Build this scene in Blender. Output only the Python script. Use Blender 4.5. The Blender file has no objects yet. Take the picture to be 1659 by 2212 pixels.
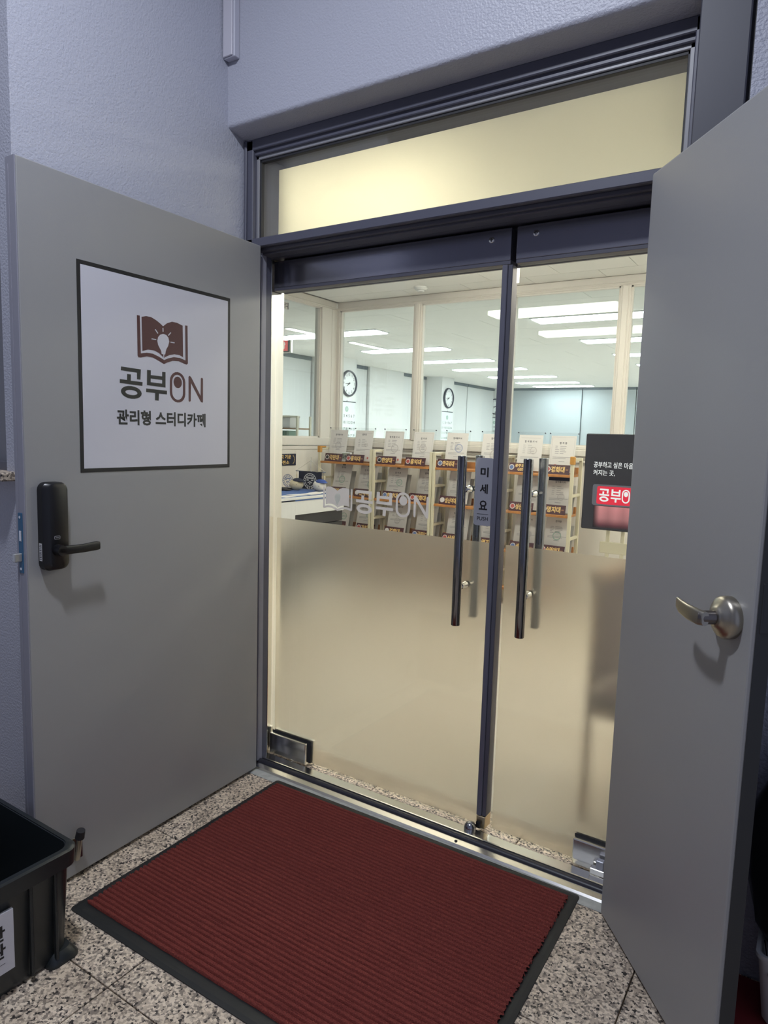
import bpy, bmesh, math, random
from mathutils import Matrix, Vector
random.seed(7)
S = bpy.context.scene
COL = S.collection
V = Vector
# ------------------------------------------------------------------ camera
cam = bpy.data.cameras.new('camera')
co = bpy.data.objects.new('camera', cam); COL.objects.link(co)
cr, cu, cf = V((0.838521, 0.544067, 0.029562)), V((-0.086609, 0.079525, 0.993063)), V((-0.537942, 0.835265, -0.113804))
M3 = Matrix((cr, cu, -cf)).transposed()
co.matrix_world = Matrix.Translation((1.87882, -1.99708, 1.40334)) @ M3.to_4x4()
cam.sensor_fit = 'HORIZONTAL'; cam.sensor_width = 36.0
cam.lens = 36.0 * 1475.707 / 1659.0
cam.clip_start = 0.02; cam.clip_end = 60
S.camera = co
# ------------------------------------------------------------------ world, lights, exposure
S.view_settings.view_transform = 'Standard'
S.view_settings.look = 'None'
S.view_settings.gamma = 1.0
S.view_settings.use_curve_mapping = False
S.view_settings.exposure = 0.0
wd = bpy.data.worlds.new('world'); S.world = wd; wd.use_nodes = True
bg = wd.node_tree.nodes['Background']
bg.inputs[0].default_value = (0.50, 0.56, 0.78, 1); bg.inputs[1].default_value = 0.46
S.cycles.transparent_max_bounces = 40
S.cycles.max_bounces = 14
S.cycles.transmission_bounces = 14
S.cycles.sample_clamp_indirect = 6.0

def area(name, loc, size, power, color, down=True, size_y=None, rot=None, shape=None):
    l = bpy.data.lights.new(name, 'AREA'); l.energy = power; l.color = color
    l.shape = shape or ('RECTANGLE' if size_y else 'DISK'); l.size = size
    if size_y: l.size_y = size_y
    o = bpy.data.objects.new(name, l); COL.objects.link(o); o.location = loc
    if rot: o.rotation_euler = rot
    return o
# the hall lamp above the doormat
area('hall_lamp', (0.90, -1.55, 3.46), 0.20, 50.0, (0.84, 0.89, 1.0))

# ------------------------------------------------------------------ materials
def sl(r, g, b):
    f = lambda c: (c/255/12.92) if c/255 <= .04045 else ((c/255+.055)/1.055)**2.4
    return (f(r), f(g), f(b), 1)
MATS = {}
def mat(name, col, rough=.5, metal=0.0, spec=.5, emis=None, estr=0, bump=None, var=None, coat=0):
    if name in MATS: return MATS[name]
    m = bpy.data.materials.new(name); m.use_nodes = True
    nt = m.node_tree; b = nt.nodes['Principled BSDF']
    b.inputs['Base Color'].default_value = col; b.inputs['Roughness'].default_value = rough
    b.inputs['Metallic'].default_value = metal; b.inputs['Specular IOR Level'].default_value = spec
    if coat: b.inputs['Coat Weight'].default_value = coat
    if emis: b.inputs['Emission Color'].default_value = emis; b.inputs['Emission Strength'].default_value = estr
    if bump or var:
        tc = nt.nodes.new('ShaderNodeNewGeometry')
    if bump:
        sc, st, di, det = bump
        n = nt.nodes.new('ShaderNodeTexNoise'); n.inputs['Scale'].default_value = sc; n.inputs['Detail'].default_value = det
        nt.links.new(tc.outputs['Position'], n.inputs['Vector'])
        bp = nt.nodes.new('ShaderNodeBump'); bp.inputs['Strength'].default_value = st; bp.inputs['Distance'].default_value = di
        nt.links.new(n.outputs['Fac'], bp.inputs['Height']); nt.links.new(bp.outputs['Normal'], b.inputs['Normal'])
    if var:
        sc, amt = var
        n = nt.nodes.new('ShaderNodeTexNoise'); n.inputs['Scale'].default_value = sc; n.inputs['Detail'].default_value = 4
        nt.links.new(tc.outputs['Position'], n.inputs['Vector'])
        r = nt.nodes.new('ShaderNodeValToRGB')
        r.color_ramp.elements[0].position = .3; r.color_ramp.elements[1].position = .7
        r.color_ramp.elements[0].color = tuple(c*(1-amt) for c in col[:3])+(1,)
        r.color_ramp.elements[1].color = tuple(min(1, c*(1+amt)) for c in col[:3])+(1,)
        nt.links.new(n.outputs['Fac'], r.inputs['Fac']); nt.links.new(r.outputs['Color'], b.inputs['Base Color'])
    MATS[name] = m
    return m
def clear_glass(name, tint, refl=1.0):
    m = bpy.data.materials.new(name); m.use_nodes = True; nt = m.node_tree; nt.nodes.clear()
    out = nt.nodes.new('ShaderNodeOutputMaterial'); mix = nt.nodes.new('ShaderNodeMixShader')
    t = nt.nodes.new('ShaderNodeBsdfTransparent'); t.inputs[0].default_value = tint
    g = nt.nodes.new('ShaderNodeBsdfGlossy'); g.inputs['Roughness'].default_value = 0.0; g.inputs[0].default_value = (refl, refl, refl, 1)
    f = nt.nodes.new('ShaderNodeFresnel')
    gg = nt.nodes.new('ShaderNodeNewGeometry'); io = nt.nodes.new('ShaderNodeMath'); io.operation = 'MULTIPLY_ADD'
    io.inputs[1].default_value = 1/1.45-1.45; io.inputs[2].default_value = 1.45      # same air-to-glass ratio on both faces of the slab
    nt.links.new(gg.outputs['Backfacing'], io.inputs[0]); nt.links.new(io.outputs[0], f.inputs[0])
    nt.links.new(f.outputs[0], mix.inputs[0]); nt.links.new(t.outputs[0], mix.inputs[1]); nt.links.new(g.outputs[0], mix.inputs[2])
    nt.links.new(mix.outputs[0], out.inputs[0]); MATS[name] = m
    return m
def frosted(name, col, rough, haze, front):
    """etched film: rough transmission, some diffuse transmission and a little diffuse reflection"""
    m = bpy.data.materials.new(name); m.use_nodes = True; nt = m.node_tree; nt.nodes.clear()
    out = nt.nodes.new('ShaderNodeOutputMaterial')
    r = nt.nodes.new('ShaderNodeBsdfRefraction'); r.inputs['Roughness'].default_value = rough; r.inputs['IOR'].default_value = 1.45; r.inputs[0].default_value = col
    t = nt.nodes.new('ShaderNodeBsdfTranslucent'); t.inputs[0].default_value = col
    d = nt.nodes.new('ShaderNodeBsdfDiffuse'); d.inputs[0].default_value = (.75, .75, .75, 1)
    m1 = nt.nodes.new('ShaderNodeMixShader'); m1.inputs[0].default_value = haze
    m2 = nt.nodes.new('ShaderNodeMixShader'); m2.inputs[0].default_value = front
    nt.links.new(r.outputs[0], m1.inputs[1]); nt.links.new(t.outputs[0], m1.inputs[2])
    nt.links.new(m1.outputs[0], m2.inputs[1]); nt.links.new(d.outputs[0], m2.inputs[2]); nt.links.new(m2.outputs[0], out.inputs[0])
    MATS[name] = m
    return m
def granite(name, light, mid, dark, pink):
    m = bpy.data.materials.new(name); m.use_nodes = True; nt = m.node_tree; b = nt.nodes['Principled BSDF']
    geo = nt.nodes.new('ShaderNodeNewGeometry')
    vo = nt.nodes.new('ShaderNodeTexVoronoi'); vo.inputs['Scale'].default_value = 175; vo.inputs['Randomness'].default_value = 1
    di = nt.nodes.new('ShaderNodeTexNoise'); di.inputs['Scale'].default_value = 260; di.inputs['Detail'].default_value = 2
    ad = nt.nodes.new('ShaderNodeVectorMath'); ad.operation = 'MULTIPLY_ADD'; ad.inputs[1].default_value = (.007, .007, .007)
    nt.links.new(geo.outputs['Position'], di.inputs['Vector']); nt.links.new(di.outputs['Color'], ad.inputs[0]); nt.links.new(geo.outputs['Position'], ad.inputs[2])
    nt.links.new(ad.outputs[0], vo.inputs['Vector'])
    sx = nt.nodes.new('ShaderNodeSeparateColor'); nt.links.new(vo.outputs['Color'], sx.inputs[0])
    r = nt.nodes.new('ShaderNodeValToRGB'); e = r.color_ramp.elements
    e[0].position, e[0].color, e[1].position, e[1].color = .0, dark, 1, light
    for ps, c in ((.10, dark), (.14, mid), (.34, mid), (.40, pink), (.62, pink), (.70, light)):
        x = e.new(ps); x.color = c
    nt.links.new(sx.outputs[0], r.inputs[0])
    bn = nt.nodes.new('ShaderNodeTexNoise'); bn.inputs['Scale'].default_value = 9; bn.inputs['Detail'].default_value = 4
    nt.links.new(geo.outputs['Position'], bn.inputs['Vector'])
    big = nt.nodes.new('ShaderNodeValToRGB'); big.color_ramp.elements[0].position = .3; big.color_ramp.elements[1].position = .7
    big.color_ramp.elements[0].color = (.80, .78, .76, 1); big.color_ramp.elements[1].color = (1.08, 1.08, 1.08, 1)
    nt.links.new(bn.outputs['Fac'], big.inputs['Fac'])
    mu = nt.nodes.new('ShaderNodeMixRGB'); mu.blend_type = 'MULTIPLY'; mu.inputs[0].default_value = 1
    nt.links.new(r.outputs[0], mu.inputs[1]); nt.links.new(big.outputs[0], mu.inputs[2])
    nt.links.new(mu.outputs[0], b.inputs['Base Color']); b.inputs['Roughness'].default_value = .55
    MATS[name] = m
    return m

PLASTER = mat('orange_peel_plaster', (.43, .44, .51, 1), .42, bump=(150, .55, .004, 2.5))
PLASTER2 = mat('plaster_coarse', (.40, .41, .48, 1), .5, bump=(110, .9, .006, 3))
STEEL = mat('grey_steel_paint', (.30, .30, .302, 1), .36, bump=(420, .10, .001, 1))
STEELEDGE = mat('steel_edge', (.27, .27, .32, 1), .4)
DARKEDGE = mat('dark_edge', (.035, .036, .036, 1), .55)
FRAME = mat('frame_paint', (.090, .092, .125, 1), .46, bump=(300, .05, .001, 1))
PLATE = mat('plate_paint', (.052, .053, .070, 1), .5)
STILE = mat('stile_paint', (.12, .122, .16, 1), .4)
FRAME2 = mat('frame_recess', (.085, .085, .11, 1), .4)
RAIL = mat('brushed_dark_rail', (.34, .34, .40, 1), .22, metal=.85)
INOX = mat('stainless', (.90, .89, .85, 1), .20, metal=1.0, bump=(60, .03, .002, 2))
INOXM = mat('stainless_mirror', (.68, .68, .66, 1), .07, metal=1.0)
CHROME = mat('chrome', (.78, .78, .78, 1), .06, metal=1.0)
TUBE = mat('polished_tube', (.27, .27, .285, 1), .10, metal=1.0)
NICKEL = mat('satin_nickel', (.42, .39, .33, 1), .32, metal=1.0)
BRASS = mat('brass', (.60, .50, .33, 1), .3, metal=1.0)
BLACK = mat('black_plastic', (.006, .006, .008, 1), .33)
RUBBER = mat('black_rubber', (.018, .018, .022, 1), .6)
GASKET = mat('gasket', (.03, .03, .04, 1), .4)
WHITEV = mat('white_vinyl', (.58, .58, .64, 1), .45)
MAROON = mat('maroon_vinyl', (.075, .022, .025, 1), .5)
INKBLK = mat('black_ink', (.010, .010, .012, 1), .5)
CHAR = mat('charcoal_ink', (.016, .018, .018, 1), .5)
SILVER = mat('silver_plate', (.40, .41, .47, 1), .35, metal=.3)
BLUEPL = mat('blue_film', (.02, .10, .20, 1), .4)
ETCH = frosted('etched_logo', (.44, .41, .43, 1), .5, .9, .50)
ETCHL = frosted('etched_bulb', (.85, .92, .88, 1), .5, .8, .30)
FILM = frosted('frosted_film', (.95, .92, .87, 1), .29, .09, .06)
TRANS = frosted('frosted_transom', (.95, .92, .80, 1), .50, .32, .10)
GLASS = clear_glass('door_glass', (.955, .975, .965, 1))
PANE = clear_glass('pane_glass', (.94, .972, .972, 1))
ACRYL = clear_glass('acrylic', (.97, .975, .97, 1))
GRAN = granite('granite', (.76, .65, .52, 1), (.27, .225, .185, 1), (.04, .034, .031, 1), (.52, .43, .34, 1))
GROUT = mat('grout', (.10, .10, .10, 1), .9)
CEMENT = mat('cement_fillet', (.42, .43, .41, 1), .8, var=(30, .15))
CREAM = mat('cream_paint', (.70, .67, .62, 1), .5)
CREAMW = mat('cream_wall', (.72, .69, .64, 1), .7)
COOLW = mat('cool_white_wall', (.77, .78, .77, 1), .7)
GREYW = mat('grey_reveal', (.62, .63, .64, 1), .7)
CEIL = mat('ceiling_tile_face', (.84, .83, .80, 1), .9, bump=(90, .3, .003, 3))
CEILJ = mat('ceiling_joint', (.35, .34, .32, 1), .9)
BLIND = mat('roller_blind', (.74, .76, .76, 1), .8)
BLIND2 = mat('roller_blind_end', (.38, .42, .43, 1), .8)  # same blinds, colour darkened to hold down glare from the last lights
BLINDH = mat('blind_cassette', (.12, .15, .17, 1), .4)
RACK = mat('rack_cream', (.68, .64, .48, 1), .4)
WOOD = mat('shelf_wood', (.46, .20, .055, 1), .5, var=(25, .15))
CAP = mat('orange_cap', (.55, .27, .05, 1), .5)
PAPER = mat('paper', (.70, .685, .67, 1), .7)
INK = mat('print_ink', (.10, .10, .12, 1), .7)
INKL = mat('print_ink_light', (.36, .36, .38, 1), .7)
SEALG = mat('seal_green', (.36, .50, .43, 1), .7)
SEALB = mat('seal_blue', (.38, .42, .56, 1), .7)
SEALR = mat('seal_red', (.55, .16, .13, 1), .7)
SEALW = mat('seal_grey', (.53, .51, .50, 1), .7)
CARD = mat('card_maroon', (.065, .022, .028, 1), .45)
GOLD = mat('card_gold', (.75, .52, .20, 1), .45)
EMBW = mat('emblem_white', (.62, .60, .60, 1), .5)
EMBB = mat('emblem_blue', (.10, .16, .34, 1), .5)
EMBR = mat('emblem_red', (.40, .08, .07, 1), .5)
WHITE = mat('white_laminate', (.66, .68, .68, 1), .4)
DGREY = mat('dark_grey_laminate', (.035, .036, .038, 1), .5)
NAVY = mat('navy_cloth', (.010, .014, .035, 1), .8)
BLUEC = mat('blue_cloth', (.03, .07, .28, 1), .8)
RUNNER = mat('blue_runner', (.06, .12, .32, 1), .8)
CREAMP = mat('cream_plush', (.72, .64, .44, 1), .9)
PLUSHW = mat('white_plush', (.72, .70, .66, 1), .9)
CRATE = mat('crate_plastic', (.014, .018, .020, 1), .34, bump=(300, .05, .001, 1))
MATRUB = mat('mat_rubber', (.014, .015, .015, 1), .6)
PILE = mat('mat_pile', (.18, .042, .035, 1), .95, spec=.1, bump=(500, .6, .003, 2), var=(380, .35))
REDMAT = mat('dark_red_mat', (.22, .018, .02, 1), .9)
PAIL = mat('grey_pail', (.60, .61, .60, 1), .6)
BAG = mat('black_bag', (.003, .003, .004, 1), .35)
MARFAB = mat('maroon_fabric', (.05, .007, .012, 1), .85)
OAK = mat('oak_wood', (.30, .17, .08, 1), .5)
CLOCKF = mat('clock_face', (.78, .80, .80, 1), .4)
CLOCKR = mat('clock_rim', (.035, .04, .055, 1), .35)
GREENB = mat('green_binder', (.20, .36, .28, 1), .6)
LAMPC = mat('lamp_cool', (1, 1, 1, 1), .5, emis=(.92, .975, 1, 1), estr=27.0)
LAMPW = mat('lamp_warm', (1, 1, 1, 1), .5, emis=(1.0, .93, .79, 1), estr=17.5)
LAMPS = mat('lamp_strip', (1, 1, 1, 1), .5, emis=(1.0, .92, .78, 1), estr=4.5)
SCRB = mat('screen_black', (.01, .01, .01, 1), .25, emis=(.026, .024, .026, 1), estr=1.0)
SCRW = mat('screen_white', (.1, .1, .1, 1), .25, emis=(.85, .85, .85, 1), estr=1.0)
SCRR = mat('screen_red', (.05, .0, .0, 1), .25, emis=(.80, .03, .06, 1), estr=1.0)
SCRG = mat('screen_grey', (.05, .05, .05, 1), .25, emis=(.09, .09, .11, 1), estr=1.0)
EXITR = mat('exit_red', (.3, .02, .02, 1), .4, emis=(.55, .05, .05, 1), estr=.9)
LCD = mat('lcd_face', (.30, .33, .27, 1), .3)

# screen picture: pink glow fading below the red sign on the panel's screen (flat picture of a lit display)
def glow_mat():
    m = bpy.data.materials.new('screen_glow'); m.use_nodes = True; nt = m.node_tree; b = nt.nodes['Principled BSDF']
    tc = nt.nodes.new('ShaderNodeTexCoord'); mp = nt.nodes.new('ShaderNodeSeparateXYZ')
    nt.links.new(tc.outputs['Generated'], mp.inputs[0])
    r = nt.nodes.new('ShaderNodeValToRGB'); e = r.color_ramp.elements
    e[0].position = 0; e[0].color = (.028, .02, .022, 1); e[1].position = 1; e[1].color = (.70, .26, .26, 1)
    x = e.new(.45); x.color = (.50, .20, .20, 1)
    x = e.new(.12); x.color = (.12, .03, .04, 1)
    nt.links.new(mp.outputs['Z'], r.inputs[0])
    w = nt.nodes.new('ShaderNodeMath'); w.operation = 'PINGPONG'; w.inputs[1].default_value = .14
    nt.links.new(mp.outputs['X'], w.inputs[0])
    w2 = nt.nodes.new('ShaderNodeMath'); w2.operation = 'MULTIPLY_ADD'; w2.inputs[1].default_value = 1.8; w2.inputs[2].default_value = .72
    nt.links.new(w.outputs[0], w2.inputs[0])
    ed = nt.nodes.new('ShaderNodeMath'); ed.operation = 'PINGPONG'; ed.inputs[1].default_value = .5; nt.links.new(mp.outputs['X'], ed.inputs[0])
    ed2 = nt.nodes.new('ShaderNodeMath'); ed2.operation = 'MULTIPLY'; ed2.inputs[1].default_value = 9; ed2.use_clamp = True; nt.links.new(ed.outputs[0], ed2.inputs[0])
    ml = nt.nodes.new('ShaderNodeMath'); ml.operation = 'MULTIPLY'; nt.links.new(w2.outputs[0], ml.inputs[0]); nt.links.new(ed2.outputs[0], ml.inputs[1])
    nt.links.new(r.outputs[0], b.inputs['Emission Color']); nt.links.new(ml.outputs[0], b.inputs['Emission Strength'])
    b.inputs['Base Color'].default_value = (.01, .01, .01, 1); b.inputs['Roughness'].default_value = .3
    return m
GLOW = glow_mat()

# ------------------------------------------------------------------ mesh helpers
class MB:
    def __init__(s): s.v = []; s.f = []; s.M = Matrix.Identity(4)
    def add(s, vs, fs):
        n = len(s.v); s.v += [tuple(s.M @ V(p)) for p in vs]; s.f += [tuple(i+n for i in f) for f in fs]; return s
    def box(s, x0, x1, y0, y1, z0, z1):
        return s.add([(x0,y0,z0),(x1,y0,z0),(x1,y1,z0),(x0,y1,z0),(x0,y0,z1),(x1,y0,z1),(x1,y1,z1),(x0,y1,z1)],
                     [(0,3,2,1),(4,5,6,7),(0,1,5,4),(1,2,6,5),(2,3,7,6),(3,0,4,7)])
    def bbox(s, x0, x1, y0, y1, z0, z1, r=.004, seg=2):
        bm = bmesh.new(); bmesh.ops.create_cube(bm, size=1)
        for v in bm.verts: v.co = V(((x0+x1)/2+v.co.x*(x1-x0), (y0+y1)/2+v.co.y*(y1-y0), (z0+z1)/2+v.co.z*(z1-z0)))
        bmesh.ops.bevel(bm, geom=bm.edges[:], offset=r, segments=seg, affect='EDGES', profile=.5)
        bm.verts.index_update(); s.add([tuple(v.co) for v in bm.verts], [tuple(v.index for v in f.verts) for f in bm.faces]); bm.free(); return s
    def tube(s, pts, r, n=12, cap=True):
        rs = r if isinstance(r, (list, tuple)) else [r]*len(pts)
        P = [V(p) for p in pts]; vs = []; fs = []
        up = None
        for i, p in enumerate(P):
            t = (P[min(i+1, len(P)-1)] - P[max(i-1, 0)]).normalized()
            if up is None: up = V((0,0,1)) if abs(t.z) < .9 else V((1,0,0))
            a = t.cross(up).normalized(); b = a.cross(t).normalized(); up = b
            for k in range(n):
                th = 2*math.pi*k/n; vs.append(tuple(p + (a*math.cos(th)+b*math.sin(th))*rs[i]))
        for i in range(len(P)-1):
            for k in range(n): fs.append((i*n+k, i*n+(k+1)%n, (i+1)*n+(k+1)%n, (i+1)*n+k))
        if cap: fs.append(tuple(range(n))[::-1]); fs.append(tuple((len(P)-1)*n+k for k in range(n)))
        return s.add(vs, fs)
    def lathe(s, prof, n=24, axis='Z', caps=True):
        vs = []; fs = []
        for (r, h) in prof:
            for k in range(n):
                th = 2*math.pi*k/n; x, y = r*math.cos(th), r*math.sin(th)
                vs.append((x, y, h) if axis == 'Z' else ((x, h, y) if axis == 'Y' else (h, x, y)))
        for i in range(len(prof)-1):
            for k in range(n): fs.append((i*n+k, i*n+(k+1)%n, (i+1)*n+(k+1)%n, (i+1)*n+k))
        if caps: fs.append(tuple(range(n))[::-1]); fs.append(tuple((len(prof)-1)*n+k for k in range(n)))
        return s.add(vs, fs)
    def loft(s, loops, cap0=True, cap1=True):
        n = len(loops[0]); vs = [p for l in loops for p in l]; fs = []
        for i in range(len(loops)-1):
            for k in range(n): fs.append((i*n+k, i*n+(k+1)%n, (i+1)*n+(k+1)%n, (i+1)*n+k))
        if cap0: fs.append(tuple(range(n))[::-1])
        if cap1: fs.append(tuple((len(loops)-1)*n+k for k in range(n)))
        return s.add(vs, fs)
    def prism(s, pts, fn, d):
        """outline of 2d points, fn(a, b, depth) -> 3d"""
        n = len(pts)
        return s.add([fn(a, b, 0) for a, b in pts]+[fn(a, b, d) for a, b in pts],
                     [tuple(range(n))[::-1], tuple(range(n, 2*n))]+[(k, (k+1)%n, n+(k+1)%n, n+k) for k in range(n)])
    def sphere(s, c, r, n=14, m=9, sc=(1,1,1)):
        vs = []; fs = []
        for i in range(m+1):
            ph = math.pi*(.001+.998*i/m)
            for k in range(n):
                th = 2*math.pi*k/n
                vs.append((c[0]+r*sc[0]*math.sin(ph)*math.cos(th), c[1]+r*sc[1]*math.sin(ph)*math.sin(th), c[2]+r*sc[2]*math.cos(ph)))
        for i in range(m):
            for k in range(n): fs.append((i*n+k, i*n+(k+1)%n, (i+1)*n+(k+1)%n, (i+1)*n+k))
        fs.append(tuple(range(n))[::-1]); fs.append(tuple(m*n+k for k in range(n)))
        return s.add(vs, fs)
    def mesh(s, name, m, smooth=None):
        me = bpy.data.meshes.new(name); me.from_pydata(s.v, [], s.f)
        bm = bmesh.new(); bm.from_mesh(me); bmesh.ops.recalc_face_normals(bm, faces=bm.faces)
        if smooth:
            for f in bm.faces: f.smooth = True
            for e in bm.edges:
                if len(e.link_faces) != 2 or e.calc_face_angle(0) > math.radians(smooth): e.smooth = False
        bm.to_mesh(me); bm.free(); me.materials.append(m); return me
    def obj(s, name, m, parent=None, smooth=None):
        return link(name, s.mesh(name, m, smooth), parent)
def link(name, me, parent=None):
    o = bpy.data.objects.new(name, me); COL.objects.link(o)
    if parent: o.parent = parent
    return o
def thing(name, label, cat, loc=(0,0,0), rotz=0, group=None, kind=None):
    o = bpy.data.objects.new(name, None); COL.objects.link(o); o.location = loc; o.rotation_euler = (0,0,rotz)
    o.empty_display_size = .05
    return tag(o, label, cat, group, kind)
def tag(o, label, cat, group=None, kind=None):
    o['label'] = label; o['category'] = cat
    if group: o['group'] = group
    if kind: o['kind'] = kind
    return o
def struct(name, mb, m, label, cat, smooth=None):
    o = mb.obj(name, m, None, smooth); return tag(o, label, cat, kind='structure')
def rrect(x0, x1, y0, y1, r, n=4):
    o = []
    for cx, cy, a in ((x1-r, y1-r, 0), (x0+r, y1-r, 90), (x0+r, y0+r, 180), (x1-r, y0+r, 270)):
        for i in range(n+1):
            t = math.radians(a+90*i/n); o.append((cx+r*math.cos(t), cy+r*math.sin(t)))
    return o

# ------------------------------------------------------------------ flat shapes and lettering (made once, in one pass)
LOGO = {
'page':[(-0.0853,0.0977),(-0.0671,0.1029),(-0.0477,0.1029),(-0.0256,0.0955),(-0.0107,0.088),(0.0008,0.0811),(0.0173,0.0934),(0.038,0.1013),(0.0591,0.1012),(0.0842,0.0953),(0.0858,-0.0095),(0.0691,-0.004),(0.0478,-0.0035),(0.0268,-0.0087),(0.0086,-0.017),(0.003,-0.0216),(-0.0016,-0.017),(-0.0167,-0.0068),(-0.0366,-0.0009),(-0.0611,-0.001),(-0.0834,-0.0079)],
'cover':[(-0.1032,0.1006),(-0.1021,-0.0242),(-0.0989,-0.0295),(-0.0903,-0.0294),(-0.0662,-0.0229),(-0.0418,-0.0241),(-0.0169,-0.0324),(0.0033,-0.0403),(0.0162,-0.0342),(0.0397,-0.0261),(0.0663,-0.0246),(0.0879,-0.0297),(0.1015,-0.0325),(0.1071,-0.0278),(0.1059,0.0985),(0.095,0.0977),(0.0961,-0.0186),(0.0717,-0.013),(0.0451,-0.0131),(0.0215,-0.0196),(0.0044,-0.027),(-0.0168,-0.0186),(-0.0416,-0.0116),(-0.0661,-0.0113),(-0.0892,-0.0162),(-0.0919,0.1005)],
'bulb':[(-0.008,0.0001),(-0.0115,0.0056),(-0.0204,0.0183),(-0.0238,0.0315),(-0.0202,0.0437),(-0.0121,0.0522),(0.0006,0.0567),(0.0134,0.0549),(0.0221,0.0474),(0.0256,0.0351),(0.0208,0.0202),(0.013,0.0085),(0.0103,0.0002),(0.0087,-0.0079),(0.0046,-0.0092),(0.0035,-0.0204),(0.0009,-0.0207),(0.0005,-0.0088),(-0.0066,-0.0084)],
'g1':[(-0.1648,-0.0642),(-0.0899,-0.0662),(-0.0922,-0.0987),(-0.1055,-0.0983),(-0.1052,-0.0779),(-0.1659,-0.0759)],
'g2':[(-0.1425,-0.0851),(-0.1282,-0.0853),(-0.129,-0.1047),(-0.0837,-0.1057),(-0.0848,-0.1178),(-0.1702,-0.1148),(-0.17,-0.1028),(-0.1432,-0.1036)],
'b1':[(-0.0658,-0.0654),(-0.0506,-0.0656),(-0.0508,-0.0805),(-0.0047,-0.0808),(-0.0046,-0.0661),(0.0098,-0.066),(0.0093,-0.1161),(-0.0669,-0.1138)],
'b1h':[(-0.0514,-0.0915),(-0.0048,-0.0924),(-0.005,-0.1044),(-0.0516,-0.1032)],
'b2':[(-0.0699,-0.1245),(0.0154,-0.1261),(0.0153,-0.1382),(-0.0185,-0.1376),(-0.0197,-0.1608),(-0.0348,-0.1605),(-0.0341,-0.137),(-0.0701,-0.1359)],
'go':[(-0.0875,-0.1425),(-0.0896,-0.1486),(-0.0955,-0.154),(-0.1045,-0.158),(-0.1157,-0.1603),(-0.128,-0.1607),(-0.1401,-0.1592),(-0.1509,-0.1558),(-0.1594,-0.1511),(-0.1648,-0.1454),(-0.1666,-0.1393),(-0.1646,-0.1333),(-0.159,-0.128),(-0.1504,-0.124),(-0.1395,-0.1216),(-0.1274,-0.121),(-0.1151,-0.1224),(-0.104,-0.1256),(-0.0951,-0.1303),(-0.0894,-0.1362)],
'goh':[(-0.1042,-0.1421),(-0.1054,-0.1446),(-0.1087,-0.1467),(-0.1138,-0.1483),(-0.1203,-0.1491),(-0.1273,-0.1492),(-0.1343,-0.1485),(-0.1406,-0.1471),(-0.1456,-0.1451),(-0.1487,-0.1428),(-0.1498,-0.1403),(-0.1486,-0.1379),(-0.1454,-0.1358),(-0.1404,-0.1342),(-0.1341,-0.1333),(-0.1271,-0.1332),(-0.12,-0.1338),(-0.1137,-0.1352),(-0.1086,-0.1372),(-0.1053,-0.1396)],
'dot':[(0.0799,-0.0955),(0.079,-0.1015),(0.0763,-0.1068),(0.0722,-0.111),(0.0671,-0.1136),(0.0614,-0.1144),(0.0558,-0.1133),(0.0508,-0.1104),(0.0468,-0.1061),(0.0443,-0.1007),(0.0434,-0.0948),(0.0444,-0.0889),(0.047,-0.0836),(0.051,-0.0795),(0.056,-0.0768),(0.0617,-0.076),(0.0673,-0.077),(0.0724,-0.0798),(0.0764,-0.0841),(0.079,-0.0895)],
'o':[(0.0277,-0.0921),(0.0294,-0.0824),(0.0341,-0.0737),(0.0415,-0.0668),(0.0508,-0.0624),(0.0612,-0.0609),(0.0717,-0.0626),(0.0811,-0.0672),(0.0887,-0.0744),(0.0936,-0.0834),(0.0952,-0.0934),(0.095,-0.1316),(0.0933,-0.1415),(0.0883,-0.1504),(0.0807,-0.1572),(0.0711,-0.1614),(0.0606,-0.1625),(0.0502,-0.1604),(0.0409,-0.1555),(0.0336,-0.1481),(0.0289,-0.1391),(0.0274,-0.1293)],
'oh':[(0.0376,-0.0939),(0.0388,-0.0864),(0.0422,-0.0797),(0.0474,-0.0744),(0.0539,-0.071),(0.0612,-0.0699),(0.0685,-0.0712),(0.0751,-0.0747),(0.0803,-0.0803),(0.0837,-0.0872),(0.0848,-0.0949),(0.0846,-0.1296),(0.0834,-0.1372),(0.08,-0.144),(0.0746,-0.1493),(0.068,-0.1525),(0.0606,-0.1534),(0.0534,-0.1519),(0.0469,-0.1482),(0.0417,-0.1425),(0.0385,-0.1356),(0.0374,-0.128)],
'n':[(0.1096,-0.0731),(0.1124,-0.0691),(0.1163,-0.0692),(0.1219,-0.0729),(0.165,-0.133),(0.1663,-0.0734),(0.1715,-0.07),(0.1767,-0.0738),(0.1766,-0.1537),(0.1731,-0.1577),(0.1661,-0.1543),(0.1207,-0.093),(0.1194,-0.1539),(0.1149,-0.1575),(0.1099,-0.1544)],
'ray1':[(-0.0335,0.0655),(-0.0227,0.0542),(-0.0194,0.0564),(-0.0302,0.0677)],
'ray2':[(-0.0022,0.0755),(-0.0019,0.063),(0.0022,0.0637),(0.0018,0.0762)],
'ray3':[(0.031,0.0663),(0.0205,0.0553),(0.0237,0.0537),(0.0342,0.0647)],
'ray4':[(-0.0474,0.0332),(-0.0286,0.0329),(-0.0279,0.036),(-0.0466,0.0363)],
'ray5':[(0.0304,0.0325),(0.0482,0.0324),(0.049,0.0356),(0.0311,0.0358)],
}
BOOK = [['cover'], ['page']]; BULB = [['bulb'], ['ray1'], ['ray2'], ['ray3'], ['ray4'], ['ray5']]
GONGBU = [['g1'], ['g2'], ['go', 'goh'], ['b1', 'b1h'], ['b2']]; ON = [['o', 'oh'], ['dot'], ['n']]
TEXTS = {}
def want(s, bold=0.0):
    TEXTS.setdefault((s, bold), None)
UNI1 = ['국민대', '홍익대', '한양대', '홍익대', '한국외대', '국민대', 'GIST', '경희대']
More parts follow.
